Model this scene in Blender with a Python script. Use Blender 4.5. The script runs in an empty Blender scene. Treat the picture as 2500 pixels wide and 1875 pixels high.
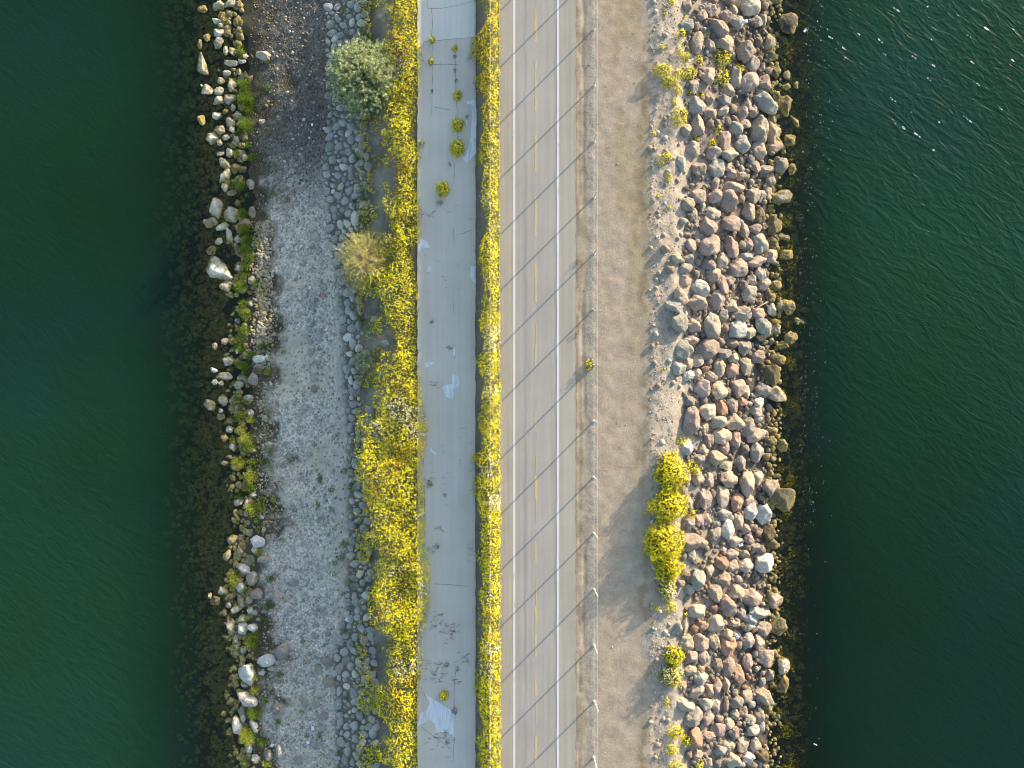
import bpy, math, random
import numpy as np
from mathutils import Vector, Matrix, noise as mnoise

random.seed(7)
rng = np.random.default_rng(11)
C = bpy.context.scene.collection
scene = bpy.context.scene

# ------------------------------------------------------------------ camera, sky, sun, exposure
CAM_H = 43.6            # metres above the bike path (a drone looking straight down)
PXM = 45.0              # photograph pixels per metre at path level
NX, NY = 1197.0, 945.0  # the photograph's nadir point
cam_d = bpy.data.cameras.new('camera')
cam = bpy.data.objects.new('camera', cam_d)
C.objects.link(cam)
cam.location = (0, 0, CAM_H)
cam_d.sensor_width = 36
cam_d.lens = 36 * CAM_H / (2500 / PXM)
cam_d.shift_x = (1250 - NX) / 2500
cam_d.shift_y = (NY - 937.5) / 2500
cam_d.clip_start = 0.5
cam_d.clip_end = 5000
scene.camera = cam

SUN_EL, SUN_AZ = math.radians(10.0), math.radians(45)
world = bpy.data.worlds.new('World')
scene.world = world
world.use_nodes = True
wn = world.node_tree.nodes
sky = wn.new('ShaderNodeTexSky')
sky.sky_type = 'NISHITA'
sky.sun_disc = False
sky.sun_elevation = SUN_EL
sky.sun_rotation = SUN_AZ
sky.air_density = 1.0
sky.dust_density = 1.0
sky.ozone_density = 1.0
world.node_tree.links.new(sky.outputs[0], wn['Background'].inputs[0])
wn['Background'].inputs[1].default_value = 0.15
sun_d = bpy.data.lights.new('sun', 'SUN')
sun_d.energy = 3.5
sun_d.angle = math.radians(0.5)
sun_d.color = (1.0, 0.83, 0.62)
sun = bpy.data.objects.new('sun', sun_d)
C.objects.link(sun)
sdir = Vector((math.cos(SUN_EL) * math.sin(SUN_AZ), math.cos(SUN_EL) * math.cos(SUN_AZ), math.sin(SUN_EL)))
sun.rotation_euler = sdir.to_track_quat('Z', 'Y').to_euler()
scene.view_settings.view_transform = 'Standard'
scene.view_settings.look = 'None'
scene.view_settings.exposure = 1.5
scene.view_settings.gamma = 1.0
scene.cycles.filter_width = 1.05
scene.cycles.max_bounces = 6
scene.cycles.transparent_max_bounces = 6

WATER_Z = -2.1

# ------------------------------------------------------------------ helpers
def wx(px, z=0.0): return (px - NX) / PXM * (CAM_H - z) / CAM_H
def wy(py, z=0.0): return (NY - py) / PXM * (CAM_H - z) / CAM_H
def smooth(a, b, x):
    t = np.clip((x - a) / (b - a), 0, 1)
    return t * t * (3 - 2 * t)

_lat = rng.random((256, 256))
def vnoise(x, y, seed=0):
    x = np.asarray(x, float) + seed * 17.31; y = np.asarray(y, float) + seed * 9.77
    xi = np.floor(x).astype(int); yi = np.floor(y).astype(int)
    fx = x - xi; fy = y - yi
    fx = fx * fx * (3 - 2 * fx); fy = fy * fy * (3 - 2 * fy)
    a = _lat[xi & 255, yi & 255]; b = _lat[(xi + 1) & 255, yi & 255]
    c = _lat[xi & 255, (yi + 1) & 255]; d = _lat[(xi + 1) & 255, (yi + 1) & 255]
    return (a * (1 - fx) + b * fx) * (1 - fy) + (c * (1 - fx) + d * fx) * fy
def fbm(x, y, seed=0, o=4):
    s = 0; a = 0.5; t = 0
    for i in range(o):
        s = s + a * vnoise(x * 2 ** i, y * 2 ** i, seed + i * 3); t += a; a *= 0.5
    return s / t

def link(name, me, parent=None, mat=None):
    o = bpy.data.objects.new(name, me)
    C.objects.link(o)
    if parent is not None: o.parent = parent
    if mat is not None and not len(me.materials): me.materials.append(mat)
    return o
def tag(o, label=None, cat=None, group=None, kind=None):
    if label: o['label'] = label
    if cat: o['category'] = cat
    if group: o['group'] = group
    if kind: o['kind'] = kind
    return o
def empty(name, loc=(0, 0, 0)):
    o = bpy.data.objects.new(name, None); C.objects.link(o); o.location = loc
    o.empty_display_size = 0.2
    return o

def np_mesh(name, V, F, cols=None, smooth_=False, mat=None):
    """V (n,3), F (m,k) constant k; cols (n,3) per vertex"""
    me = bpy.data.meshes.new(name)
    V = np.asarray(V, np.float32); F = np.asarray(F, np.int32)
    me.vertices.add(len(V)); me.vertices.foreach_set('co', V.ravel())
    k = F.shape[1]
    me.loops.add(F.size); me.loops.foreach_set('vertex_index', F.ravel())
    me.polygons.add(len(F))
    me.polygons.foreach_set('loop_start', np.arange(0, F.size, k, dtype=np.int32))
    me.polygons.foreach_set('loop_total', np.full(len(F), k, np.int32))
    if smooth_: me.polygons.foreach_set('use_smooth', np.ones(len(F), bool))
    if cols is not None:
        at = me.color_attributes.new('Col', 'FLOAT_COLOR', 'POINT')
        c4 = np.ones((len(V), 4), np.float32); c4[:, :3] = cols
        at.data.foreach_set('color', c4.ravel())
    me.update(calc_edges=True)
    me.validate()
    if mat: me.materials.append(mat)
    return me

def tube(pts, r, n=8, cap=True, r2=None):
    """tube through pts -> V, quad list (caps as tri fans given as degenerate-free quads skipped)"""
    pts = [Vector(p) for p in pts]; V = []; F = []
    m = len(pts)
    for i, p in enumerate(pts):
        d = (pts[min(i + 1, m - 1)] - pts[max(i - 1, 0)]).normalized()
        u = d.orthogonal().normalized(); v = d.cross(u)
        rr = r if r2 is None else r + (r2 - r) * i / (m - 1)
        for k in range(n):
            a = 2 * math.pi * k / n
            V.append(p + (u * math.cos(a) + v * math.sin(a)) * rr)
    for i in range(m - 1):
        for k in range(n):
            F.append((i * n + k, i * n + (k + 1) % n, (i + 1) * n + (k + 1) % n, (i + 1) * n + k))
    if cap:
        F.append(tuple(range(n))[::-1]); F.append(tuple(range((m - 1) * n, m * n)))
    return V, F
def py_mesh(name, V, F, mat=None, sm=False):
    me = bpy.data.meshes.new(name)
    me.from_pydata([tuple(v) for v in V], [], F)
    if sm:
        for p in me.polygons: p.use_smooth = len(p.vertices) == 4
    me.update()
    if mat: me.materials.append(mat)
    return me
def join(parts):
    V = []; F = []
    for v, f in parts:
        o = len(V); V += list(v); F += [tuple(i + o for i in q) for q in f]
    return V, F

# ------------------------------------------------------------------ materials
def mat_new(name, rough=0.85, spec=0.3):
    m = bpy.data.materials.new(name); m.use_nodes = True
    nt = m.node_tree; b = nt.nodes['Principled BSDF']
    b.inputs['Roughness'].default_value = rough
    b.inputs['Specular IOR Level'].default_value = spec
    return m, nt, b
def N(nt, t, **kw):
    n = nt.nodes.new(t)
    for k, v in kw.items(): setattr(n, k, v)
    return n
def ramp(nt, fac, stops):
    r = N(nt, 'ShaderNodeValToRGB'); e = r.color_ramp.elements
    while len(e) < len(stops): e.new(0.5)
    for el, (p, c) in zip(e, stops):
        el.position = p
        el.color = (c, c, c, 1) if not isinstance(c, tuple) else (*c, 1)
    nt.links.new(fac, r.inputs[0]); return r.outputs[0]
def tex(nt, kind, scale, coord=None, detail=4, rough=0.6, dist=0.0):
    if coord is None:
        g = N(nt, 'ShaderNodeNewGeometry'); coord = g.outputs['Position']
    if kind == 'noise':
        n = N(nt, 'ShaderNodeTexNoise'); n.inputs['Detail'].default_value = detail
        n.inputs['Roughness'].default_value = rough; n.inputs['Distortion'].default_value = dist
    else:
        n = N(nt, 'ShaderNodeTexVoronoi', feature='DISTANCE_TO_EDGE' if kind == 'edge' else 'F1')
    n.inputs['Scale'].default_value = scale
    nt.links.new(coord, n.inputs['Vector']); return n
def mul(nt, a, b, mode='MULTIPLY', fac=1.0):
    m = N(nt, 'ShaderNodeMix', data_type='RGBA', blend_type=mode)
    if isinstance(fac, float): m.inputs[0].default_value = fac
    else: nt.links.new(fac, m.inputs[0])
    for s, i in ((a, 6), (b, 7)):
        if isinstance(s, tuple): m.inputs[i].default_value = (*s, 1)
        else: nt.links.new(s, m.inputs[i])
    return m.outputs[2]
def bump(nt, b, h, dist, strength=1.0, prev=None):
    n = N(nt, 'ShaderNodeBump'); n.inputs['Distance'].default_value = dist
    n.inputs['Strength'].default_value = strength
    nt.links.new(h, n.inputs['Height'])
    if prev is not None: nt.links.new(prev, n.inputs['Normal'])
    if b is not None: nt.links.new(n.outputs[0], b.inputs['Normal'])
    return n.outputs[0]

def rock_material(name, from_attr):
    m, nt, b = mat_new(name, 0.9, 0.25)
    if from_attr: src = N(nt, 'ShaderNodeVertexColor', layer_name='Col').outputs[0]
    else: src = N(nt, 'ShaderNodeObjectInfo').outputs['Color']
    tc = N(nt, 'ShaderNodeTexCoord').outputs['Object'] if not from_attr else None
    n1 = tex(nt, 'noise', 2.2, None, 5, 0.65)
    c = mul(nt, src, ramp(nt, n1.outputs[0], [(0.25, 0.75), (0.5, 0.98), (0.75, 1.2)]))
    n2 = tex(nt, 'noise', 14, None, 4, 0.7)
    c = mul(nt, c, ramp(nt, n2.outputs[0], [(0.32, 0.72), (0.68, 1.2)]))
    n3 = tex(nt, 'noise', 5.5, None, 3, 0.6, 0.6)
    c = mul(nt, c, (0.42, 0.36, 0.27), 'MIX', ramp(nt, n3.outputs[0], [(0.58, 0.0), (0.72, 0.35)]))
    # wet, weed-stained stone below the tide line
    g = N(nt, 'ShaderNodeNewGeometry'); s = N(nt, 'ShaderNodeSeparateXYZ'); nt.links.new(g.outputs['Position'], s.inputs[0])
    a = N(nt, 'ShaderNodeMath', operation='MULTIPLY_ADD'); nt.links.new(n1.outputs[0], a.inputs[0]); a.inputs[1].default_value = 0.35; nt.links.new(s.outputs[2], a.inputs[2])
    mr = N(nt, 'ShaderNodeMapRange'); nt.links.new(a.outputs[0], mr.inputs[0])
    mr.inputs[1].default_value = WATER_Z + 0.20; mr.inputs[2].default_value = WATER_Z + 0.42
    mr.inputs[3].default_value = 1; mr.inputs[4].default_value = 0
    wet = mul(nt, (0.17, 0.14, 0.075), (0.46, 0.35, 0.10), 'MIX', ramp(nt, n3.outputs[0], [(0.4, 0.0), (0.62, 1.0)]))
    c = mul(nt, c, wet, 'MIX', mr.outputs[0])
    nt.links.new(c, b.inputs['Base Color'])
    p = bump(nt, None, n1.outputs[0], 0.16, 0.9); p = bump(nt, None, n2.outputs[0], 0.06, 1.0, p)
    v = tex(nt, 'edge', 3.0)
    bump(nt, b, ramp(nt, v.outputs[0], [(0.0, 0.0), (0.06, 1.0)]), 0.012, 0.5, p)
    return m
M_ROCK = rock_material('rock_stone', False)
M_ROCKV = rock_material('rock_rubble', True)

def ground_material():
    m, nt, b = mat_new('ground_soil', 0.95, 0.15)
    src = N(nt, 'ShaderNodeVertexColor', layer_name='Col').outputs[0]
    n1 = tex(nt, 'noise', 1.3, None, 6, 0.65)
    c = mul(nt, src, ramp(nt, n1.outputs[0], [(0.3, 0.8), (0.7, 1.18)]))
    n2 = tex(nt, 'noise', 9, None, 5, 0.75)
    c = mul(nt, c, ramp(nt, n2.outputs[0], [(0.3, 0.86), (0.7, 1.14)]))
    v = tex(nt, 'vor', 11)
    at = N(nt, 'ShaderNodeAttribute', attribute_name='gravel')
    col = mul(nt, c, ramp(nt, v.outputs['Color'], [(0.1, 0.6), (0.9, 1.5)]), 'MULTIPLY', at.outputs['Fac'])
    nt.links.new(col, b.inputs['Base Color'])
    p = bump(nt, None, n2.outputs[0], 0.035, 0.5)
    v2 = tex(nt, 'vor', 11)
    inv = N(nt, 'ShaderNodeMath', operation='MULTIPLY'); nt.links.new(v2.outputs['Distance'], inv.inputs[0]); nt.links.new(at.outputs['Fac'], inv.inputs[1])
    bn = N(nt, 'ShaderNodeBump', invert=True); bn.inputs['Distance'].default_value = 0.04; bn.inputs['Strength'].default_value = 0.8
    nt.links.new(inv.outputs[0], bn.inputs['Height']); nt.links.new(p, bn.inputs['Normal'])
    nt.links.new(bn.outputs[0], b.inputs['Normal'])
    return m

def paved_material(name, base, edge_tan=None, streak=0.12, grain=0.12):
    m, nt, b = mat_new(name, 0.9, 0.2)
    g = N(nt, 'ShaderNodeNewGeometry')
    mp = N(nt, 'ShaderNodeMapping'); mp.inputs['Scale'].default_value = (5.0, 0.10, 1)
    nt.links.new(g.outputs['Position'], mp.inputs[0])
    n1 = tex(nt, 'noise', 1.0, mp.outputs[0], 4, 0.6)
    n2 = tex(nt, 'noise', 0.35, None, 5, 0.6)
    n3 = tex(nt, 'noise', 30, None, 3, 0.8)
    c = base
    if edge_tan:
        s = N(nt, 'ShaderNodeSeparateXYZ'); nt.links.new(g.outputs['Position'], s.inputs[0])
        x0, x1 = wx(1253), wx(1364); mid = (x0 + x1) / 2
        d = N(nt, 'ShaderNodeMath', operation='SUBTRACT'); nt.links.new(s.outputs[0], d.inputs[0]); d.inputs[1].default_value = mid
        ab = N(nt, 'ShaderNodeMath', operation='ABSOLUTE'); nt.links.new(d.outputs[0], ab.inputs[0])
        f = N(nt, 'ShaderNodeMapRange'); nt.links.new(ab.outputs[0], f.inputs[0])
        f.inputs[1].default_value = (x1 - x0) / 2 - 0.25; f.inputs[2].default_value = (x1 - x0) / 2 + 0.25
        c = mul(nt, base, edge_tan, 'MIX', f.outputs[0])
    c = mul(nt, c, ramp(nt, n1.outputs[0], [(0.3, 1 - streak), (0.7, 1 + streak)]))
    c = mul(nt, c, ramp(nt, n2.outputs[0], [(0.3, 0.93), (0.7, 1.07)]))
    c = mul(nt, c, ramp(nt, n3.outputs[0], [(0.3, 1 - grain), (0.7, 1 + grain)]))
    nt.links.new(c, b.inputs['Base Color'])
    bump(nt, b, n3.outputs[0], 0.006, 0.6)
    return m
def paint_material(name, col, under, wear):
    m, nt, b = mat_new(name, 0.8, 0.3)
    g = N(nt, 'ShaderNodeNewGeometry')
    mp = N(nt, 'ShaderNodeMapping'); mp.inputs['Scale'].default_value = (9.0, 0.9, 1)
    nt.links.new(g.outputs['Position'], mp.inputs[0])
    n1 = tex(nt, 'noise', 1.0, mp.outputs[0], 6, 0.7)
    c = mul(nt, under, col, 'MIX', ramp(nt, n1.outputs[0], [(wear, 0.0), (wear + 0.12, 1.0)]))
    n3 = tex(nt, 'noise', 25, None, 3, 0.8)
    c = mul(nt, c, ramp(nt, n3.outputs[0], [(0.3, 0.9), (0.7, 1.06)]))
    nt.links.new(c, b.inputs['Base Color'])
    return m
def flat_material(name, col, rough=0.6, var=0.1, metal=0.0, scale=20):
    m, nt, b = mat_new(name, rough, 0.4)
    n = tex(nt, 'noise', scale, None, 4, 0.7)
    c = mul(nt, col, ramp(nt, n.outputs[0], [(0.3, 1 - var), (0.7, 1 + var)]))
    nt.links.new(c, b.inputs['Base Color']); b.inputs['Metallic'].default_value = metal
    return m
def leaf_material(name, trans=0.3):
    m, nt, b = mat_new(name, 0.7, 0.2)
    src = N(nt, 'ShaderNodeVertexColor', layer_name='Col').outputs[0]
    n = tex(nt, 'noise', 3, None, 3, 0.6)
    c = mul(nt, src, ramp(nt, n.outputs[0], [(0.3, 0.8), (0.7, 1.2)]))
    nt.links.new(c, b.inputs['Base Color'])
    t = N(nt, 'ShaderNodeBsdfTranslucent'); nt.links.new(c, t.inputs[0])
    mx = N(nt, 'ShaderNodeMixShader'); mx.inputs[0].default_value = trans
    nt.links.new(b.outputs[0], mx.inputs[1]); nt.links.new(t.outputs[0], mx.inputs[2])
    nt.links.new(mx.outputs[0], nt.nodes['Material Output'].inputs[0])
    return m
M_GROUND = ground_material()
M_LEAF = leaf_material('leaf')
M_PETAL = leaf_material('petal', 0.35)
M_ASPHALT = paved_material('worn_asphalt', (0.395, 0.36, 0.32), (0.41, 0.365, 0.30), 0.10)
M_CONCRETE = paved_material('old_concrete', (0.66, 0.60, 0.52), None, 0.05, 0.1)
M_SLAB = paved_material('pale_concrete', (0.74, 0.70, 0.63), None, 0.06, 0.06)
M_SPILL = paint_material('dried_whitewash', (0.80, 0.82, 0.86), (0.66, 0.63, 0.57), 0.38)
M_WHITE = paint_material('white_paint', (0.70, 0.68, 0.65), (0.42, 0.40, 0.37), 0.30)
M_YELLOW = paint_material('yellow_paint', (0.62, 0.46, 0.20), (0.42, 0.38, 0.32), 0.44)
M_CRACK = flat_material('dirt_in_crack', (0.10, 0.09, 0.075), 0.95, 0.3)
M_GALV = flat_material('galvanised_steel', (0.52, 0.51, 0.48), 0.5, 0.1)
M_WIRE = flat_material('wire', (0.60, 0.55, 0.45), 0.5, 0.1)
M_WOOD = flat_material('driftwood', (0.36, 0.29, 0.21), 0.9, 0.25)
M_PAPER = flat_material('litter_white', (0.72, 0.74, 0.77), 0.7, 0.06)
M_BLUE = flat_material('litter_blue', (0.12, 0.30, 0.62), 0.6, 0.06)
M_RED = flat_material('litter_red', (0.55, 0.10, 0.09), 0.6, 0.06)

# ------------------------------------------------------------------ terrain
KNOTS = [(-3000, -8), (-400, -7.5), (100, -6.2), (300, -4.6), (360, -3.5), (410, -2.95), (450, -2.68), (500, -2.46), (550, -2.28), (590, -2.14), (618, -2.0),
         (700, -1.88), (780, -1.72), (830, -1.5), (880, -1.12), (930, -0.98), (985, -0.90), (1010, -0.90), (1022, -0.91), (1160, -0.91),
         (1167, -0.8), (1184, -0.12), (1198, 0.12), (1209, 0.05), (1215, -0.03), (1405, -0.03), (1410, -0.02), (1432, -0.03), (1446, 0.0), (1462, 0.0),  # low berm under the flower strip, added to keep the concrete path shaded
         (1560, 0.0), (1595, 0.03), (1640, -0.12), (1700, -0.5), (1790, -1.15), (1870, -1.8), (1910, -2.22), (1960, -2.5), (2050, -3.4), (2250, -6.0),
         (2800, -7.5), (5200, -8)]
KX = np.array([wx(p, z) for p, z in KNOTS]); KZ = np.array([z for p, z in KNOTS])
def terrain(X, Y):
    X = np.asarray(X, float); Y = np.asarray(Y, float)
    px = X * PXM + NX
    wig = np.where(px < 1000, ((fbm(Y * 0.25, X * 0.0 + 3, 5, 3) - 0.5) * 1.1 + (fbm(Y * 1.1, X * 0.8 + 3, 75, 3) - 0.5) * 1.3 * smooth(430, 520, px) * smooth(760, 660, px)) * smooth(1000, 700, px), 0)
    wigR = (fbm(Y * 0.3, X * 0.0 + 8, 9, 3) - 0.5) * 1.2 * smooth(1500, 1600, px) * smooth(1850, 1700, px)
    z = np.interp(X + wig + wigR, KX, KZ)
    beach = smooth(560, 640, px) * smooth(1015, 900, px)
    z = z + beach * ((fbm(X * 0.6, Y * 0.6, 2) - 0.5) * 0.22 + (fbm(X * 3, Y * 3, 4, 3) - 0.5) * 0.09)
    sho = smooth(1408, 1420, px) * smooth(1640, 1560, px)
    z = z + sho * (fbm(X * 2.2, Y * 2.2, 6, 4) - 0.5) * 0.035
    # wheel ruts beside the paved edge
    wob = (fbm(Y * 0.5, Y * 0 + 2, 13, 3) - 0.5) * 0.25
    rut = np.exp(-((X - wx(1424) - wob) / 0.09) ** 2) * smooth(0.42, 0.6, fbm(Y * 0.22, Y * 0 + 4, 15, 2)) * 0.035
    rut2 = np.exp(-((X - wx(1414) - wob * 0.6) / 0.06) ** 2) * smooth(0.45, 0.6, fbm(Y * 0.9, Y * 0 + 6, 17, 2)) * 0.03
    z = z - (rut + rut2) * smooth(1408, 1412, px)
    gr = smooth(1433, 1441, px) * smooth(1464, 1456, px)
    z = z + gr * (fbm(X * 9, Y * 9, 21, 2) - 0.5) * 0.03
    sl = smooth(1570, 1610, px) * smooth(1980, 1850, px)
    z = z + sl * ((fbm(X * 1.3, Y * 1.3, 23, 3) - 0.5) * 0.15 + (fbm(X * 5, Y * 5, 25, 3) - 0.5) * 0.06)
    und = smooth(1640, 1700, px) * smooth(1960, 1900, px)
    return z - und * 0.22
def tz(x, y): return float(terrain(np.array([x]), np.array([y]))[0])
def onground(px, py, dz=0.0):
    """world point on the terrain seen at photograph pixel (px, py)"""
    z = 0.0
    for _ in range(6):
        x, y = wx(px, z), wy(py, z)
        z = 0.5 * z + 0.5 * (tz(x, y) + dz) if _ < 5 else tz(x, y) + dz
    return Vector((x, y, z))
def onground_a(px, py):
    z = np.zeros(len(px))
    for _ in range(6):
        x = (px - NX) / PXM * (CAM_H - z) / CAM_H; y = (NY - py) / PXM * (CAM_H - z) / CAM_H
        z = 0.4 * z + 0.6 * terrain(x, y)
    return x, y, terrain(x, y)

BAND = [(0, 795, 905), (120, 800, 905), (300, 800, 890), (420, 795, 905), (560, 800, 890), (700, 828, 882), (900, 838, 876), (1000, 845, 880), (1100, 850, 905), (1250, 852, 900), (1400, 852, 905), (1500, 840, 900), (1600, 815, 915), (1700, 818, 925), (1875, 820, 920)]
by_, bl, br = np.array([b[0] for b in BAND]), np.array([b[1] for b in BAND]), np.array([b[2] for b in BAND])
def mixc(a, b, t): return a * (1 - t[..., None]) + np.array(b) * t[..., None]
def build_ground():
    xs = np.concatenate([-np.geomspace(60, 30, 14)[:-1], np.arange(-30, 31, 0.085), np.geomspace(31, 60, 14)])
    xs = np.concatenate([[-900, -300, -120], xs, [120, 300, 900]])
    ys = np.concatenate([-np.geomspace(60, 23, 60)[:-1], np.arange(-23, 23, 0.095), np.geomspace(23, 60, 60)])
    ys = np.concatenate([[-900, -300, -120], ys, [120, 300, 900]])
    X, Y = np.meshgrid(xs, ys, indexing='ij')
    Z = terrain(X, Y)
    U = NX + X * PXM * CAM_H / (CAM_H - Z)
    W = NY - Y * PXM * CAM_H / (CAM_H - Z)
    n1 = fbm(X * 0.5, Y * 0.5, 31); n2 = fbm(X * 1.6, Y * 1.6, 33); n3 = fbm(X * 6, Y * 6, 35, 3)
    j = (n2 - 0.5) * 50
    col = np.zeros(X.shape + (3,)); col[:] = (0.07, 0.065, 0.035)
    gravel = np.zeros(X.shape)
    col = mixc(col, (0.17, 0.14, 0.07), smooth(440, 560, U + j))
    col = mixc(col, (0.075, 0.065, 0.05), smooth(560, 625, U + j))
    col = mixc(col, (0.44, 0.405, 0.345), smooth(606, 665, U + j) * smooth(1000, 900, U))
    sandy = smooth(0.5, 0.62, n1) * smooth(640, 690, U) * smooth(850, 790, U) * smooth(620, 760, W)
    col = mixc(col, (0.46, 0.42, 0.33), sandy)
    # wet dark mud and shingle at the far end of the beach
    dark = smooth(560, 330, W + j * 2) * smooth(560, 600, U) * smooth(850, 800, U + j * 0.5)
    col = mixc(col, (0.085, 0.078, 0.066), dark * (0.75 + 0.25 * n2))
    gravel = smooth(600, 640, U) * smooth(840, 800, U) * (1 - sandy * 0.8)
    col = mixc(col, (0.26, 0.24, 0.20), smooth(840, 880, U + j * 0.4) * smooth(1010, 960, U))
    col = mixc(col, (0.17, 0.145, 0.10), smooth(930, 985, U + j * 0.6) * smooth(1030, 1018, U))
    col = mixc(col, (0.20, 0.17, 0.13), smooth(1150, 1165, U) * smooth(1225, 1216, U))
    tan = np.array((0.43, 0.342, 0.255))
    sh = smooth(1400, 1408, U)
    col = mixc(col, tan, sh)
    col = mixc(col, (0.31, 0.25, 0.175), sh * smooth(1438, 1430, U) * smooth(0.35, 0.65, n2) * 0.8)
    gband = smooth(1432, 1440, U + (n3 - 0.5) * 12) * smooth(1462, 1454, U + (n3 - 0.5) * 12)
    col = mixc(col, (0.40, 0.36, 0.305), gband * 0.35)
    gravel = np.maximum(gravel, gband * 0.2)
    tanstreak = smooth(0.42, 0.6, fbm(X * 1.2, Y * 0.22, 41)) * smooth(1470, 1510, U) * smooth(1600, 1570, U) * smooth(1350, 400, W)
    col = mixc(col, (0.36, 0.285, 0.17), tanstreak * 0.7)
    brown = np.exp(-((U - 1578 - (n1 - 0.5) * 60) / 16) ** 2) * smooth(0.38, 0.55, n2)
    col = mixc(col, (0.27, 0.205, 0.115), brown * 0.75)
    pale = smooth(1582, 1606, U + (n2 - 0.5) * 60 + (n1 - 0.5) * 70)
    col = mixc(col, (0.375, 0.325, 0.262), pale)
    gravel = np.maximum(gravel, pale * 0.3)
    col = mixc(col, (0.33, 0.28, 0.225), smooth(1675, 1720, U + j))
    col = mixc(col, (0.12, 0.10, 0.08), smooth(1740, 1810, U + j))
    col = mixc(col, (0.085, 0.075, 0.04), smooth(1860, 1900, U + j))
    col = mixc(col, (0.05, 0.055, 0.03), smooth(1960, 2050, U))
    bl_ = np.interp(W, by_, bl); br_ = np.interp(W, by_, br)
    bankd = smooth(-8, 8, U - bl_ + j * .3) * smooth(22, -5, U - br_ + j * .3)
    col = mixc(col, (0.15, 0.14, 0.12), bankd)
    wet = smooth(-1.90, -2.0, Z + (n2 - .5) * .12) * smooth(1000, 900, U)
    col = mixc(col, (0.085, 0.07, 0.045), wet)
    nx_, ny_ = X.shape
    idx = np.arange(nx_ * ny_).reshape(nx_, ny_)
    F = np.stack([idx[:-1, :-1], idx[1:, :-1], idx[1:, 1:], idx[:-1, 1:]], -1).reshape(-1, 4)
    me = np_mesh('ground', np.stack([X, Y, Z], -1).reshape(-1, 3), F, col.reshape(-1, 3), True, M_GROUND)
    at = me.attributes.new('gravel', 'FLOAT', 'POINT'); at.data.foreach_set('value', gravel.ravel().astype(np.float32))
    tag(link('ground', me), kind='structure')
build_ground()

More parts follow.
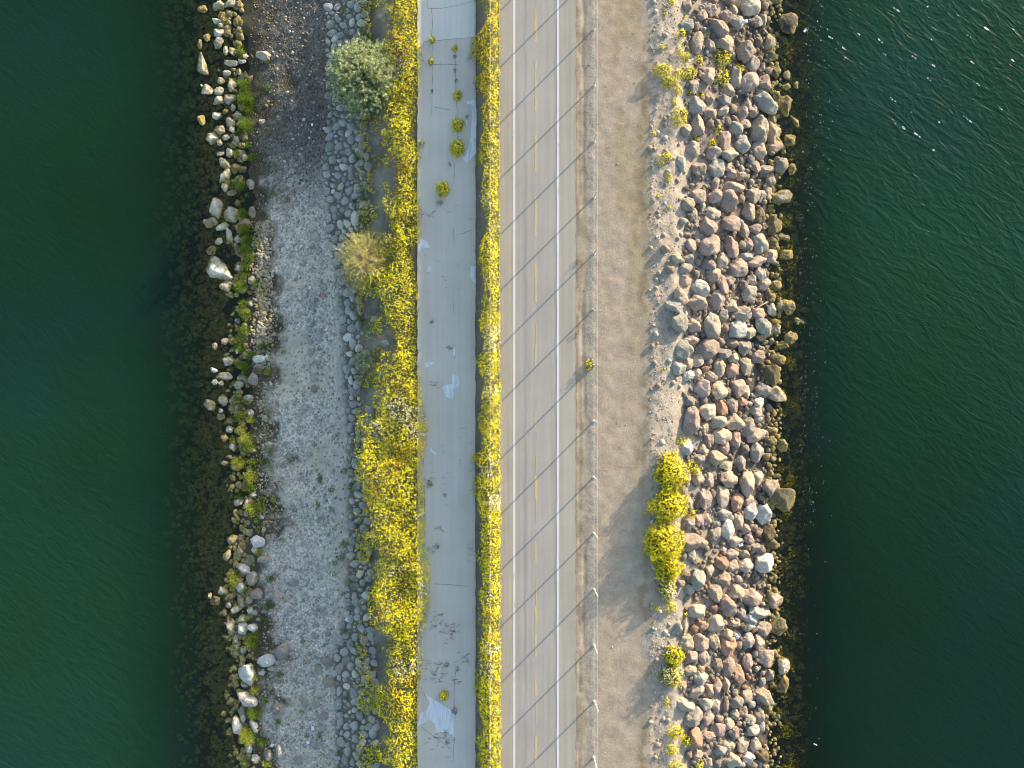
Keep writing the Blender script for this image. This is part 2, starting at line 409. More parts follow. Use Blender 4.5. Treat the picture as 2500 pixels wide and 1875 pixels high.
def build_water():
    m = bpy.data.materials.new('sea_water'); m.use_nodes = True; nt = m.node_tree
    nt.nodes.remove(nt.nodes['Principled BSDF'])
    out = nt.nodes['Material Output']
    op = N(nt, 'ShaderNodeAttribute', attribute_name='opacity').outputs['Fac']
    wv = N(nt, 'ShaderNodeAttribute', attribute_name='chop').outputs['Fac']
    g = N(nt, 'ShaderNodeNewGeometry')
    # wind ripples: crests lie across the wind, small ones riding on larger ones
    m0 = N(nt, 'ShaderNodeMapping'); m0.inputs['Rotation'].default_value = (0, 0, math.radians(36))
    nt.links.new(g.outputs['Position'], m0.inputs[0])
    mp = N(nt, 'ShaderNodeMapping'); mp.inputs['Scale'].default_value = (0.6, 1.45, 1)
    nt.links.new(m0.outputs[0], mp.inputs[0])
    a = tex(nt, 'noise', 0.9, mp.outputs[0], 3, 0.55, 0.5)
    b2 = tex(nt, 'noise', 3.0, mp.outputs[0], 4, 0.55, 0.6)
    def ridge(o):
        s = N(nt, 'ShaderNodeMath', operation='SUBTRACT'); nt.links.new(o, s.inputs[0]); s.inputs[1].default_value = 0.5
        ab = N(nt, 'ShaderNodeMath', operation='ABSOLUTE'); nt.links.new(s.outputs[0], ab.inputs[0])
        mm = N(nt, 'ShaderNodeMath', operation='MULTIPLY_ADD'); nt.links.new(ab.outputs[0], mm.inputs[0]); mm.inputs[1].default_value = -2; mm.inputs[2].default_value = 1
        pw = N(nt, 'ShaderNodeMath', operation='POWER'); nt.links.new(mm.outputs[0], pw.inputs[0]); pw.inputs[1].default_value = 3.0
        return pw.outputs[0]
    s1 = N(nt, 'ShaderNodeMath', operation='MULTIPLY_ADD'); nt.links.new(ridge(a.outputs[0]), s1.inputs[0]); s1.inputs[1].default_value = 0.8; nt.links.new(b2.outputs[0], s1.inputs[2])
    s2 = N(nt, 'ShaderNodeMath', operation='MULTIPLY'); nt.links.new(s1.outputs[0], s2.inputs[0]); nt.links.new(wv, s2.inputs[1])
    bn = N(nt, 'ShaderNodeBump'); bn.inputs['Distance'].default_value = 0.16; bn.inputs['Strength'].default_value = 1.0
    nt.links.new(s2.outputs[0], bn.inputs['Height'])
    big = tex(nt, 'noise', 0.09, None, 3, 0.5)
    colr = mul(nt, (0.0092, 0.040, 0.0135), (0.0092, 0.043, 0.025), 'MIX', ramp(nt, big.outputs[0], [(0.35, 0.0), (0.65, 1.0)]))
    mk = N(nt, 'ShaderNodeAttribute', attribute_name='turbidity').outputs['Color']; colr = mul(nt, colr, mk)
    df = N(nt, 'ShaderNodeBsdfDiffuse'); nt.links.new(colr, df.inputs[0]); nt.links.new(bn.outputs[0], df.inputs['Normal'])
    tr = N(nt, 'ShaderNodeBsdfTransparent'); tr.inputs[0].default_value = (0.88, 0.90, 0.76, 1)
    mx = N(nt, 'ShaderNodeMixShader'); nt.links.new(op, mx.inputs[0]); nt.links.new(tr.outputs[0], mx.inputs[1]); nt.links.new(df.outputs[0], mx.inputs[2])
    gl = N(nt, 'ShaderNodeBsdfGlossy'); gl.inputs['Roughness'].default_value = 0.025; nt.links.new(bn.outputs[0], gl.inputs['Normal'])
    fr = N(nt, 'ShaderNodeFresnel'); fr.inputs[0].default_value = 1.333; nt.links.new(bn.outputs[0], fr.inputs['Normal'])
    mx2 = N(nt, 'ShaderNodeMixShader'); nt.links.new(fr.outputs[0], mx2.inputs[0]); nt.links.new(mx.outputs[0], mx2.inputs[1]); nt.links.new(gl.outputs[0], mx2.inputs[2])
    nt.links.new(mx2.outputs[0], out.inputs[0])
    xs = np.concatenate([[-2500, -500, -150, -60], np.arange(-34, 35, 0.2), [60, 150, 500, 2500]])
    ys = np.concatenate([[-2500, -500, -150, -60, -40], np.arange(-26, 27, 0.25), [40, 60, 150, 500, 2500]])
    X, Y = np.meshgrid(xs, ys, indexing='ij')
    d = np.maximum(WATER_Z - terrain(X, Y), 0)
    left = X < 0
    opac = np.where(left, 0.06 + 0.94 * (1 - np.exp(-np.maximum(d - 0.32, 0) * 1.5)), 0.08 + 0.92 * (1 - np.exp(-np.maximum(d - 0.3, 0) * 1.6)))
    chop = np.where(left, 0.06 + 0.09 * smooth(6, -16, Y) * smooth(-14, -22, X), 0.055 + 0.165 * smooth(-12, 15, Y + (X - 20) * 0.6 + (fbm(X * .12, Y * .12, 71) - .5) * 10))
    nx_, ny_ = X.shape
    idx = np.arange(nx_ * ny_).reshape(nx_, ny_)
    F = np.stack([idx[:-1, :-1], idx[1:, :-1], idx[1:, 1:], idx[:-1, 1:]], -1).reshape(-1, 4)
    me = np_mesh('water', np.stack([X, Y, X * 0 + WATER_Z], -1).reshape(-1, 3), F, None, True, m)
    turb = np.where(left, 0.82 + 0.25 * smooth(8, -14, Y), 0.62 + 0.5 * smooth(-14, 14, Y + (X - 20) * .5)) * (0.85 + 0.3 * fbm(X * .07, Y * .12, 91, 3))
    for nm, arr in (('opacity', opac), ('chop', chop), ('turbidity', turb)):
        at = me.attributes.new(nm, 'FLOAT', 'POINT'); at.data.foreach_set('value', arr.ravel().astype(np.float32))
    tag(link('water', me), kind='structure')
build_water()

# ------------------------------------------------------------------ bike path, concrete path, markings
def strip(name, px0, px1, ztop, thick, mat, y0=-350, y1=350, jag=0.0, seed=0):
    ys = np.concatenate([[y0], np.arange(-60, 60, 0.12), [y1]]) if jag else np.array([y0, y1])
    a = wx(px0, ztop) + (vnoise(ys * 2.3, ys * 0 + seed, 3) - 0.5) * jag
    b = wx(px1, ztop) + (vnoise(ys * 2.1, ys * 0 + seed + 5, 3) - 0.5) * jag
    n = len(ys); V = []
    for i in range(n):
        V += [(a[i], ys[i], ztop - thick), (a[i], ys[i], ztop), (b[i], ys[i], ztop), (b[i], ys[i], ztop - thick)]
    F = []
    for i in range(n - 1):
        o = i * 4
        for k in range(3): F.append((o + k, o + k + 1, o + 5 + k, o + 4 + k))
    F += [(0, 3, 2, 1), (n * 4 - 4, n * 4 - 3, n * 4 - 2, n * 4 - 1)]
    return tag(link(name, py_mesh(name, V, F, mat)), kind='structure')
ROAD_Z, PATH_Z = 0.0, -0.86
strip('bike_path', 1217.5, 1405.5, ROAD_Z, 0.1, M_ASPHALT, jag=0.05)
strip('concrete_path', 1019, 1161, PATH_Z, 0.12, M_CONCRETE, jag=0.06, seed=9)
def polysheet(name, pts, z, mat):
    V = [(wx(a, z), wy(b, z), z) for a, b in pts]
    if sum((V[i][0] * V[(i + 1) % len(V)][1] - V[(i + 1) % len(V)][0] * V[i][1]) for i in range(len(V))) < 0: V = V[::-1]
    me = py_mesh(name, V, [tuple(range(len(V)))], mat)
    return tag(link(name, me), kind='structure')
# thin dust edge of the paving, two white edge lines, the worn dashed centre line
def line_strip(name, px0, px1, z, mat, y0=-350, y1=350):
    me = py_mesh(name, [(wx(px0), y0, z), (wx(px1), y0, z), (wx(px1), y1, z), (wx(px0), y1, z)], [(0, 1, 2, 3)], mat)
    return tag(link(name, me), kind='structure')
line_strip('road_line', 1252.6, 1257.9, 0.004, M_WHITE)
line_strip('road_line', 1359.6, 1364.9, 0.004, M_WHITE)
for a, b, w0 in [(22, 102, 0), (150, 168, 1), (176, 276, 0), (328, 420, 0), (478, 578, 0), (642, 738, 0), (788, 842, 2), (842, 894, 0), (1004, 1056, 0), (1110, 1152, 2),
              (1162, 1218, 0), (1218, 1268, 2), (1322, 1376, 0), (1420, 1476, 2), (1480, 1540, 0), (1546, 1604, 1), (1645, 1700, 0), (1712, 1764, 2), (1798, 1878, 0)]:
    pa, pb = (1304.8, 1311.8) if w0 == 0 else ((1305.5, 1310.8) if w0 == 1 else (1308, 1310.4))
    V = [(wx(pa), wy(b), 0.004), (wx(pb), wy(b), 0.004), (wx(pb), wy(a), 0.004), (wx(pa), wy(a), 0.004)]
    tag(link('road_dash', py_mesh('road_dash', V, [(0, 1, 2, 3)], M_YELLOW)), kind='structure')

def crop(ox, oy): return lambda x, y: (ox + x / 3.457, oy + y / 3.457)
RA, RB, RC, RD = [crop(1500, o) for o in (0, 460, 930, 1395)]
MA, MB_, MC, MD = [crop(950, o) for o in (0, 460, 930, 1395)]
LA, LB, LC, LD = [crop(400, o) for o in (0, 460, 930, 1395)]
def rough_poly(pts, amp=1.0, sub=5):
    o = []
    for i in range(len(pts)):
        a, b = pts[i], pts[(i + 1) % len(pts)]
        for k in range(sub):
            t = k / sub
            o.append((a[0] + (b[0] - a[0]) * t + random.uniform(-amp, amp), a[1] + (b[1] - a[1]) * t + random.uniform(-amp, amp)))
    return o
polysheet('paving_slab', [(1020.5, -200), (1160, -200), (1158, 91), (1120, 94), (1075, 98), (1036, 101), (1032, 112), (1021, 118)], PATH_Z + 0.004, M_SLAB)
SP = [(MA, [(655, 855), (730, 845), (738, 960), (735, 1300), (700, 1330), (655, 1375), (610, 1330), (650, 1310), (690, 1150), (700, 1000), (700, 880), (655, 880)]),
      (MC, [(530, -60), (585, -40), (595, 40), (540, 70), (545, 110), (535, 155), (480, 135), (450, 60), (470, 30), (530, 25)]),
      (MD, [(300, 1030), (380, 1080), (460, 1130), (550, 1190), (553, 1400), (480, 1350), (390, 1360), (385, 1290), (340, 1250), (285, 1285), (238, 1310), (260, 1200), (320, 1170), (345, 1110)]),
      (MB_, [(265, 430), (310, 440), (350, 500), (290, 505), (245, 540), (243, 500)]),
      (MB_, [(335, 655), (362, 655), (345, 700), (312, 710)]),
      (MB_, [(690, 650), (728, 660), (734, 800), (705, 790), (680, 720)]),
      (MB_, [(545, 1340), (562, 1360), (555, 1410), (540, 1415)]),
      (MB_, [(285, 1470), (370, 1465), (380, 1480), (310, 1512)]),
      (MC, [(330, 555), (350, 560), (405, 620), (405, 630), (360, 605)]),
      (MA, [(648, 1010), (664, 1015), (662, 1060), (650, 1060)])]
for f, pts in SP:
    polysheet('whitewash_patch', rough_poly([f(*p) for p in pts], 0.7), PATH_Z + 0.008, M_SPILL)
def crack(pts, w=0.010, z=PATH_Z + 0.007):
    pts = rough_poly(pts, 0.8, 4)[:-3]
    P = [Vector((wx(a, z), wy(b, z), z)) for a, b in pts]
    V = []; F = []
    for i, p in enumerate(P):
        d = (P[min(i + 1, len(P) - 1)] - P[max(0, i - 1)]).normalized(); s = Vector((-d.y, d.x, 0)) * w * random.uniform(0.3, 1)
        V += [p - s, p + s]
    for i in range(len(P) - 1): F.append((2 * i, 2 * i + 2, 2 * i + 3, 2 * i + 1))
    return V, F
CR = [[(1021, 118), (1032, 112), (1036, 101), (1075, 98), (1120, 94), (1159, 91)], [(1054, 20), (1056, 60), (1052, 100)], [(1042, 0), (1045, 20), (1070, 21), (1110, 15), (1155, 3)],
      [(1055, 105), (1055, 150), (1056, 210), (1054, 280)], [(1114, 95), (1111, 160), (1114, 230), (1117, 300), (1118, 340)], [(1050, 157), (1080, 157), (1120, 158)],
      [(1077, 150), (1076, 170)], [(1024, 115), (1034, 150)], [(1108, 395), (1109, 440)], [(1107, 560), (1108, 590)], [(1108, 700), (1108, 765)], [(1108, 840), (1110, 880)],
      [(1100, 268), (1060, 262)], [(1115, 575), (1150, 562)], [(1112, 1640), (1108, 1700), (1109, 1800), (1106, 1860)], [(1035, 1120), (1036, 1260)], [(1060, 1425), (1145, 1432)],
      [(1140, 1600), (1130, 1607)], [(1034, 1690), (1040, 1702)], [(1030, 1775), (1100, 1830)]]
V, F = join([crack(c) for c in CR])
tag(link('path_cracks', py_mesh('path_cracks', V, F, M_CRACK)), kind='structure')
# fallen dry stalks lying on the concrete
parts = []
def stalks(f, cx, cy, w, h, n, ln=0.25):
    for _ in range(n):
        a, b = f(cx + random.gauss(0, w / 3), cy + random.gauss(0, h / 3)); z = PATH_Z + 0.02
        x, y = wx(a, z), wy(b, z); t = random.gauss(0, 0.35); l = random.uniform(0.3, 1) * ln
        parts.append(tube([(x, y, z), (x + l * math.cos(t) / 2, y + l * math.sin(t) / 2, z + 0.015), (x + l * math.cos(t), y + l * math.sin(t), z)], 0.007, 4, False))
for a in [(MD, 390, 440, 120, 160, 30), (MD, 510, 500, 100, 120, 30), (MD, 380, 790, 150, 60, 16), (MD, 390, 870, 140, 120, 34), (MD, 640, 740, 120, 90, 16), (MD, 540, 920, 60, 60, 12), (MD, 440, 1400, 160, 140, 34),
          (MC, 330, 850, 60, 120, 14), (MC, 410, 1235, 70, 60, 10), (MC, 700, 735, 80, 60, 10), (MC, 340, 1420, 70, 40, 9), (MC, 670, 1450, 60, 160, 9), (MC, 370, 30, 70, 60, 8), (MB_, 320, 215, 70, 90, 10), (MB_, 490, 1340, 50, 40, 8),
          (MC, 500, 700, 380, 600, 22), (MB_, 500, 700, 380, 800, 18), (MB_, 740, 800, 25, 1500, 40), (MC, 745, 800, 25, 1500, 40)]:
    stalks(*a)
V, F = join(parts)
tag(link('dry_stalks', py_mesh('dry_stalks', V, F, flat_material('dry_stalk', (0.17, 0.10, 0.075), 0.9, 0.3))), kind='stuff', label='dry brown stalks scattered over the old concrete path')

# ------------------------------------------------------------------ rocks
def boulder_mesh(i, sub=3, sharp=11.0, rough=0.10):
    import bmesh
    bm = bmesh.new(); bmesh.ops.create_icosphere(bm, subdivisions=sub + 1, radius=1)
    r = random.Random(100 + i)
    K = r.randint(9, 13); pl = []
    az0 = r.uniform(0, 6.3); nu = r.randint(3, 5)
    for q in range(nu):          # facets that meet in ridges on the upper side
        az = az0 + 6.283 * q / nu + r.uniform(-0.4, 0.4); el = r.uniform(0.45, 1.15)
        pl.append((Vector((math.cos(az) * math.cos(el), math.sin(az) * math.cos(el), math.sin(el))), r.uniform(0.46, 0.78)))
    for _ in range(K - 3):
        n = Vector((r.gauss(0, 1), r.gauss(0, 1), r.gauss(0, 0.55))).normalized(); pl.append((n, r.uniform(0.58, 0.92)))
    off = Vector((i * 7.3, i * 3.1, i * 1.7))
    for v in bm.verts:
        d = v.co.normalized(); s = 1.0
        for n, p in pl:
            q = d.dot(n) / p
            if q > 0: s += q ** sharp
        R = s ** (-1 / sharp)
        R *= 1 + rough * mnoise.fractal(d * 1.6 + off, 1.0, 2.0, 5) 
        R += 0.02 * mnoise.noise(d * 9 + off)
        v.co = d * R
    # normalise the extent so the listed width and length are met
    mx = [max(abs(v.co[k]) for v in bm.verts) for k in range(3)]
    for v in bm.verts:
        v.co = Vector((v.co.x / mx[0], v.co.y / mx[1], v.co.z / mx[2]))
    me = bpy.data.meshes.new('boulder'); bm.to_mesh(me); bm.free()
    for p in me.polygons: p.use_smooth = True
    me.materials.append(M_ROCK)
    return me
ANG = [boulder_mesh(i, 3, 34, 0.16) for i in range(36)]
RND = [boulder_mesh(100 + i, 2, 9, 0.09) for i in range(16)]
def mesh_np(me):
    v = np.empty(len(me.vertices) * 3, np.float32); me.vertices.foreach_get('co', v)
    f = np.empty(len(me.loops), np.int32); me.loops.foreach_get('vertex_index', f)
    return v.reshape(-1, 3), f.reshape(-1, 3)
LOWA = [mesh_np(boulder_mesh(300 + i, 1, 20, 0.14)) for i in range(14)]
LOWR = [mesh_np(boulder_mesh(330 + i, 0, 4, 0.08)) for i in range(10)]

COL = dict(p=(0.445, 0.34, 0.275), o=(0.47, 0.29, 0.20), t=(0.49, 0.405, 0.305), g=(0.365, 0.32, 0.265), b=(0.37, 0.355, 0.30), w=(0.58, 0.56, 0.50),
           d=(0.055, 0.055, 0.05), k=(0.17, 0.14, 0.08), W=(0.70, 0.68, 0.62), s=(0.34, 0.24, 0.085), B=(0.37, 0.385, 0.36), c=(0.34, 0.33, 0.30), q=(0.30, 0.265, 0.23))
CNAME = dict(p='pinkish', o='reddish', t='tan', g='grey', b='greenish', w='pale', d='dark', k='mossy', W='white', s='brown', B='bluish', c='grey', q='dull')

def parse(f, txt):
    out = []
    for it in txt.replace('\n', ' ').split(';'):
        t = it.split()
        if not t: continue
        cx, cy, w, h = map(float, t[:4]); ang = float(t[4]) if len(t) > 5 else 0.0; c = t[-1]
        px, py = f(cx, cy); out.append([px, py, w / 3.457, h / 3.457, ang, c])
    return out

R_A = """620 40 90 100 p;815 80 110 110 p;735 130 100 110 p;970 15 110 70 p;1145 65 165 160 t;1270 50 80 90 p;1000 90 90 90 t;1365 10 130 55 k;935 145 125 115 p;1040 190 150 130 g;
865 215 235 130 -38 p;690 230 65 95 p;1200 190 95 105 g;1258 170 60 160 g;1455 205 175 170 d;600 210 130 100 b;705 360 110 180 -12 g;800 370 100 120 g;935 370 160 140 t;1095 430 190 190 p;
1170 520 135 150 g;1310 360 110 150 t;1220 350 80 100 g;1320 470 110 80 k;1305 600 90 80 t;1450 640 75 85 w;1360 600 80 120 k;1030 660 120 170 t;1130 710 145 195 -15 p;1255 700 125 125 p;
790 640 150 165 p;660 730 95 115 g;960 760 125 125 p;1440 730 90 95 g;1525 710 90 115 d;1620 760 160 60 -55 k;1270 860 270 150 -50 b;690 900 170 140 -40 b;800 830 100 95 p;920 850 125 105 20 b;
1445 880 135 195 -10 k;1370 810 75 95 d;810 960 120 95 p;920 930 120 80 25 t;1000 920 75 95 t;1075 950 105 125 p;1175 945 110 90 p;1120 890 90 95 p;1225 1090 145 245 -5 g;1335 1000 75 115 p;
1520 1040 170 95 -55 k;700 1060 115 175 p;800 1045 85 90 p;870 1045 75 95 p;950 1030 75 85 g;1015 1010 85 85 o;1100 1050 105 95 p;1030 1090 120 115 b;1340 1130 115 190 t;1480 1190 135 125 d;
1575 1270 125 160 k;1075 1225 135 165 b;925 1200 110 165 -15 p;1345 1250 165 110 25 p;1215 1280 135 165 t;660 1250 135 125 p;600 1090 95 115 t;830 1290 150 115 30 p;960 1300 160 115 t;570 1380 95 140 b;
700 1430 135 125 p;860 1420 135 145 b;955 1410 95 95 p;1190 1410 95 95 p;1390 1410 145 155 g;1500 1430 95 125 k;1060 1480 95 85 t;990 1460 95 85 p;1150 1350 75 100 B;1280 1440 130 80 g;
1320 1530 85 135 p;860 1540 85 120 p"""
R_B = """700 65 130 120 p;615 130 120 115 g;840 60 135 120 p;975 115 190 190 p;1065 90 75 85 t;1170 60 115 135 t;1240 60 75 115 b;1290 50 85 105 p;1400 80 180 115 15 g;735 145 75 115 t;
815 205 145 105 -20 t;1135 190 115 145 t;660 230 80 115 g;580 280 85 65 w;990 -10 190 90 5 p;1220 240 105 145 k;1345 290 125 165 k;1185 340 105 95 p;785 320 190 125 -45 p;970 300 175 135 p;
1090 360 85 125 g;1450 420 135 75 -20 k;640 475 90 110 g;795 490 210 170 60 p;985 480 115 200 10 p;1220 470 145 185 b;1335 460 110 85 -20 k;1125 475 95 125 p;1070 480 85 85 t;430 510 85 85 t;
520 595 95 95 t;620 585 105 85 20 g;1110 575 145 75 B;910 615 125 135 t;1190 620 175 95 15 p;1320 580 135 125 p;1450 570 115 105 k;1035 680 165 165 p;800 655 125 95 g;590 680 125 95 g;
470 690 85 75 t;830 720 135 125 p;1235 720 95 125 b;1165 770 95 95 p;595 770 115 95 p;690 730 65 85 g;960 760 115 115 p;730 840 155 145 w;905 820 95 170 15 p;1250 820 135 95 15 t;
1090 815 85 85 p;1360 820 95 85 k;1135 900 155 145 t;830 835 50 95 o;550 910 135 135 t;500 990 135 105 -25 b;700 965 180 140 p;870 960 115 185 10 p;935 910 65 85 p;985 990 105 115 t;
1320 915 115 85 k;1460 985 135 155 k;1395 985 75 95 w;1330 1015 75 115 -10 w;1205 1050 115 95 p;1060 1060 175 115 t;1530 1110 145 85 -20 w;915 1080 105 115 g;820 1170 155 220 10 g;665 1160 135 115 p;
540 1130 140 155 g;1045 1190 155 175 w;1255 1175 135 195 25 b;1365 1190 105 115 g;1355 1130 105 75 k;1485 1265 125 135 k;1135 1220 105 95 t;930 1180 65 95 p;1420 1330 115 85 k;1210 1270 125 95 d;
640 1280 140 95 p;780 1350 200 165 30 p;895 1290 85 85 p;585 1360 155 155 b;1000 1310 105 85 p;1095 1350 125 135 g;920 1400 125 95 g;1215 1420 135 105 p;1390 1450 155 85 -15 k;1010 1430 95 95 t;
690 1450 115 105 t;620 1480 95 105 p;540 1520 125 115 b;790 1460 75 75 p;890 1520 100 165 t;1110 1510 115 145 t;990 1540 115 125 p;1330 1575 155 175 k;1240 1500 75 65 k;620 1585 100 90 w;
760 1520 95 65 o;805 1590 125 95 p;690 1570 85 95 p"""
R_C = """735 65 135 145 p;875 80 150 155 t;1040 60 120 150 p;1250 75 135 145 g;1370 110 160 135 t;640 180 95 95 g;750 170 85 85 g;1110 100 85 115 t;960 90 95 85 p;895 215 105 145 10 o;
1000 210 115 125 p;1070 170 95 85 o;1210 185 95 85 w;1130 190 75 50 w;1305 220 65 75 g;780 250 160 145 20 t;650 350 135 240 p;885 350 140 115 20 t;1020 345 160 135 t;1190 260 115 95 g;
1210 320 95 75 w;750 400 75 115 t;1130 400 115 165 g;890 470 175 125 t;790 500 85 125 p;1030 510 95 145 p;1180 460 185 125 25 p;1340 420 85 75 k;1330 510 125 95 -15 k;1420 550 115 115 k;
615 570 135 115 w;745 590 95 105 t;930 570 105 105 p;1105 575 85 85 p;1205 600 115 165 g;855 650 175 115 t;700 670 115 95 g;940 725 125 85 t;1060 690 115 115 g;1270 650 75 75 k;
1300 720 65 75 k;605 820 95 115 p;700 820 105 125 t;790 830 105 125 p;950 820 170 145 p;1115 850 135 240 t;1210 820 95 115 t;1315 920 135 165 g;1430 1000 225 215 k;830 950 65 85 p;
910 980 135 190 20 p;1030 1020 115 155 o;760 1010 115 175 p;1130 1010 105 95 p;620 1020 85 115 t;1250 1010 115 95 d;580 920 65 85 t;1150 1100 125 145 w;1265 1130 175 180 w;915 1125 135 105 b;
855 1205 85 95 g;705 1185 95 115 p;775 1160 85 115 p;615 1215 115 125 p;945 1255 125 165 w;870 1285 85 95 t;1045 1190 95 135 p;1105 1250 85 95 p;1180 1240 85 75 p;1210 1285 65 65 p;
1290 1270 125 145 k;1130 1330 105 85 p;1330 1370 135 85 -30 k;1010 1350 125 95 t;620 1370 190 155 p;735 1370 105 95 p;830 1310 115 105 g;990 1460 115 105 t;1100 1460 115 85 -20 p;1180 1410 95 95 g;
1120 1390 75 55 p;1240 1420 85 85 g;1260 1540 165 185 w;580 1480 65 85 b;650 1480 95 105 b;1100 1560 135 115 t;1000 1570 115 115 t;900 1530 125 115 o;800 1590 75 125 t;600 1620 80 80 p"""
R_D = """700 60 135 185 b;910 60 145 145 p;1040 60 75 75 w;555 100 85 75 t;630 80 75 65 g;625 150 110 90 b;850 180 135 145 t;1015 160 145 125 t;1160 220 195 135 -25 p;1345 245 135 145 p;
970 300 165 205 20 p;1075 350 85 105 g;1215 360 195 115 -10 B;1150 400 135 85 -20 w;835 310 95 75 o;690 330 165 135 t;860 430 155 165 t;1000 440 125 75 t;1130 470 105 85 g;1250 490 135 135 t;
1375 480 170 130 50 k;590 460 60 160 -15 t;545 490 85 125 b;670 480 85 85 o;730 450 125 85 o;600 610 145 145 t;735 590 145 145 p;835 580 105 155 15 t;960 640 135 185 o;950 530 115 95 t;
1120 580 115 125 g;1215 600 95 135 p;1040 620 75 85 p;650 720 115 125 p;755 720 105 125 p;1280 745 155 165 p;1180 690 65 85 b;1130 760 95 125 p;860 790 95 115 p;960 800 125 145 p;
1420 800 115 195 15 w;635 835 115 115 t;725 830 75 95 t;730 900 125 135 b;1040 870 95 155 15 o;1200 820 50 50 w;1245 855 55 55 p;1310 870 95 105 p;1250 930 65 95 w;1435 950 105 165 k;
860 950 85 135 p;940 950 75 135 p;800 1000 85 135 15 p;700 1010 145 115 30 t;580 980 85 95 p;1250 1040 225 115 -35 t;1110 1050 105 115 p;1010 1020 65 65 t;1025 1100 135 105 g;590 1130 160 110 -30 t;
760 1120 125 115 t;860 1130 95 125 t;935 1120 55 145 t;1155 1120 85 75 w;1220 1215 105 125 p;1085 1190 85 105 p;1010 1210 95 95 t;660 1240 175 155 30 g;790 1240 115 135 p;880 1240 85 75 t;
960 1280 95 95 t;1140 1260 105 95 t;875 1340 135 135 p;1010 1370 85 115 p;1165 1340 115 105 w;1235 1310 75 105 w;680 1400 115 165 10 o;790 1400 105 95 p;1085 1460 105 125 g;1185 1460 95 125 t;
960 1460 115 105 t;890 1510 115 95 b;1250 1550 135 135 k;1130 1570 105 85 w;1000 1600 145 125 t;625 1540 75 85 p;700 1560 95 95 p;1220 1620 85 75 b;1170 1640 95 85 p;870 1620 75 85 g;790 1620 75 115 t"""
RIP = parse(RA, R_A) + parse(RB, R_B) + parse(RC, R_C) + parse(RD, R_D)

L_A = """475 40 105 120 W;575 35 120 65 30 W;630 40 40 50 k;345 105 75 65 s;495 140 85 90 k;620 170 60 95 k;460 190 75 50 W;475 300 85 85 W;550 295 60 65 k;385 340 60 75 s;470 380 90 95 w;535 445 40 70 W;
585 440 65 70 W;690 480 50 45 w;845 460 115 80 -15 t;330 400 40 75 s;555 535 145 65 -10 W;660 525 65 50 B;333 580 95 215 12 W;535 630 75 50 W;645 615 35 55 t;585 700 85 155 -20 w;690 630 40 60 k;720 675 80 60 30 k;
490 690 60 60 W;375 770 105 95 w;470 780 90 80 W;475 860 100 70 35 W;560 850 95 95 W;595 920 40 60 g;615 975 90 80 W;460 995 75 65 W;530 955 50 40 k;565 1040 80 90 W;335 1030 60 95 20 s;480 1110 105 85 t;
585 1105 50 50 W;430 1175 115 105 -35 W;485 1215 50 50 W;530 1170 65 45 W;620 1185 50 65 20 W;590 1225 60 60 k;565 1300 55 75 W;490 1310 65 40 W;690 1335 45 50 t;530 1395 140 75 -45 W;515 1500 90 145 -20 W;530 1590 65 80 W;
585 1630 80 50 g;735 1560 80 85 g;680 1150 60 80 k;825 1030 60 50 t;490 230 40 40 w;560 170 30 20 w;595 600 40 30 k"""
L_B = """460 160 150 195 -20 W;575 230 120 145 w;750 205 85 95 g;685 290 90 65 g;410 300 115 95 g;510 330 115 65 25 W;560 410 50 140 8 w;625 430 60 65 w;480 455 65 60 W;445 700 275 185 -35 W;635 675 85 65 W;
530 830 100 90 25 W;745 770 60 70 g;730 970 50 50 w;520 1290 65 60 t;450 1330 45 65 t;545 1450 90 90 W;810 1440 105 65 15 W;715 1370 50 40 w;435 1535 65 35 -25 W;525 1590 145 70 W;670 1600 85 55 b;760 1600 80 115 g;
785 1540 70 60 k;445 1635 50 45 W;500 1640 45 45 w;630 1650 75 55 W;620 1370 30 50 w;800 1300 60 50 t;840 1060 70 45 t;830 1235 70 45 t;420 530 80 80 d;370 290 40 40 g"""
L_C = """630 40 85 65 20 W;510 160 80 95 W;410 200 110 100 g;725 140 80 60 W;725 270 90 70 -35 W;495 250 40 35 W;490 305 75 60 k;565 405 60 60 W;585 560 60 65 w;570 640 55 30 -20 t;520 690 70 40 t;750 960 55 45 w;
630 1020 90 65 30 W;700 1030 45 65 W;705 1195 45 40 t;690 1125 40 50 w;755 590 60 35 w;820 1150 50 40 w;840 1255 40 60 w;875 1320 50 50 g;720 1280 70 60 t;585 1340 110 70 40 t;790 1350 120 110 W;645 1430 70 100 t;
535 1470 100 60 60 t;710 1485 40 40 t;845 1505 120 60 g;770 1430 60 50 w;660 1580 145 80 -25 W;750 1640 70 60 w;850 310 50 60 t;895 540 60 60 t;975 890 35 60 t;520 480 60 60 k"""
L_D = """745 60 95 115 g;500 150 105 105 W;655 140 80 90 W;785 185 105 95 g;890 160 65 40 g;405 190 35 45 t;570 210 95 60 35 d;725 240 60 60 t;560 280 55 50 t;615 320 95 60 15 W;725 330 50 55 W;665 280 30 30 w;565 450 105 125 W;
670 400 80 80 W;660 480 90 105 W;760 475 95 70 -30 W;775 350 50 50 g;850 335 60 50 g;800 405 40 35 g;610 570 50 85 W;620 630 40 30 t;670 670 50 75 w;720 715 50 40 t;945 225 60 105 g;1035 230 60 50 t;1010 670 120 145 c;
865 755 155 95 15 W;960 770 60 50 g;910 820 60 40 g;705 865 130 190 25 W;680 965 60 30 w;715 1075 195 115 -25 w;830 860 60 50 w;610 1300 105 165 W;665 1235 50 70 W;760 1300 60 110 25 W;800 1320 50 40 k;720 1500 75 85 W;
770 1580 85 85 w;890 1550 60 85 g;970 1520 65 130 c;870 1140 60 50 g;945 1140 60 85 g;525 340 40 60 d;450 240 80 90 d"""
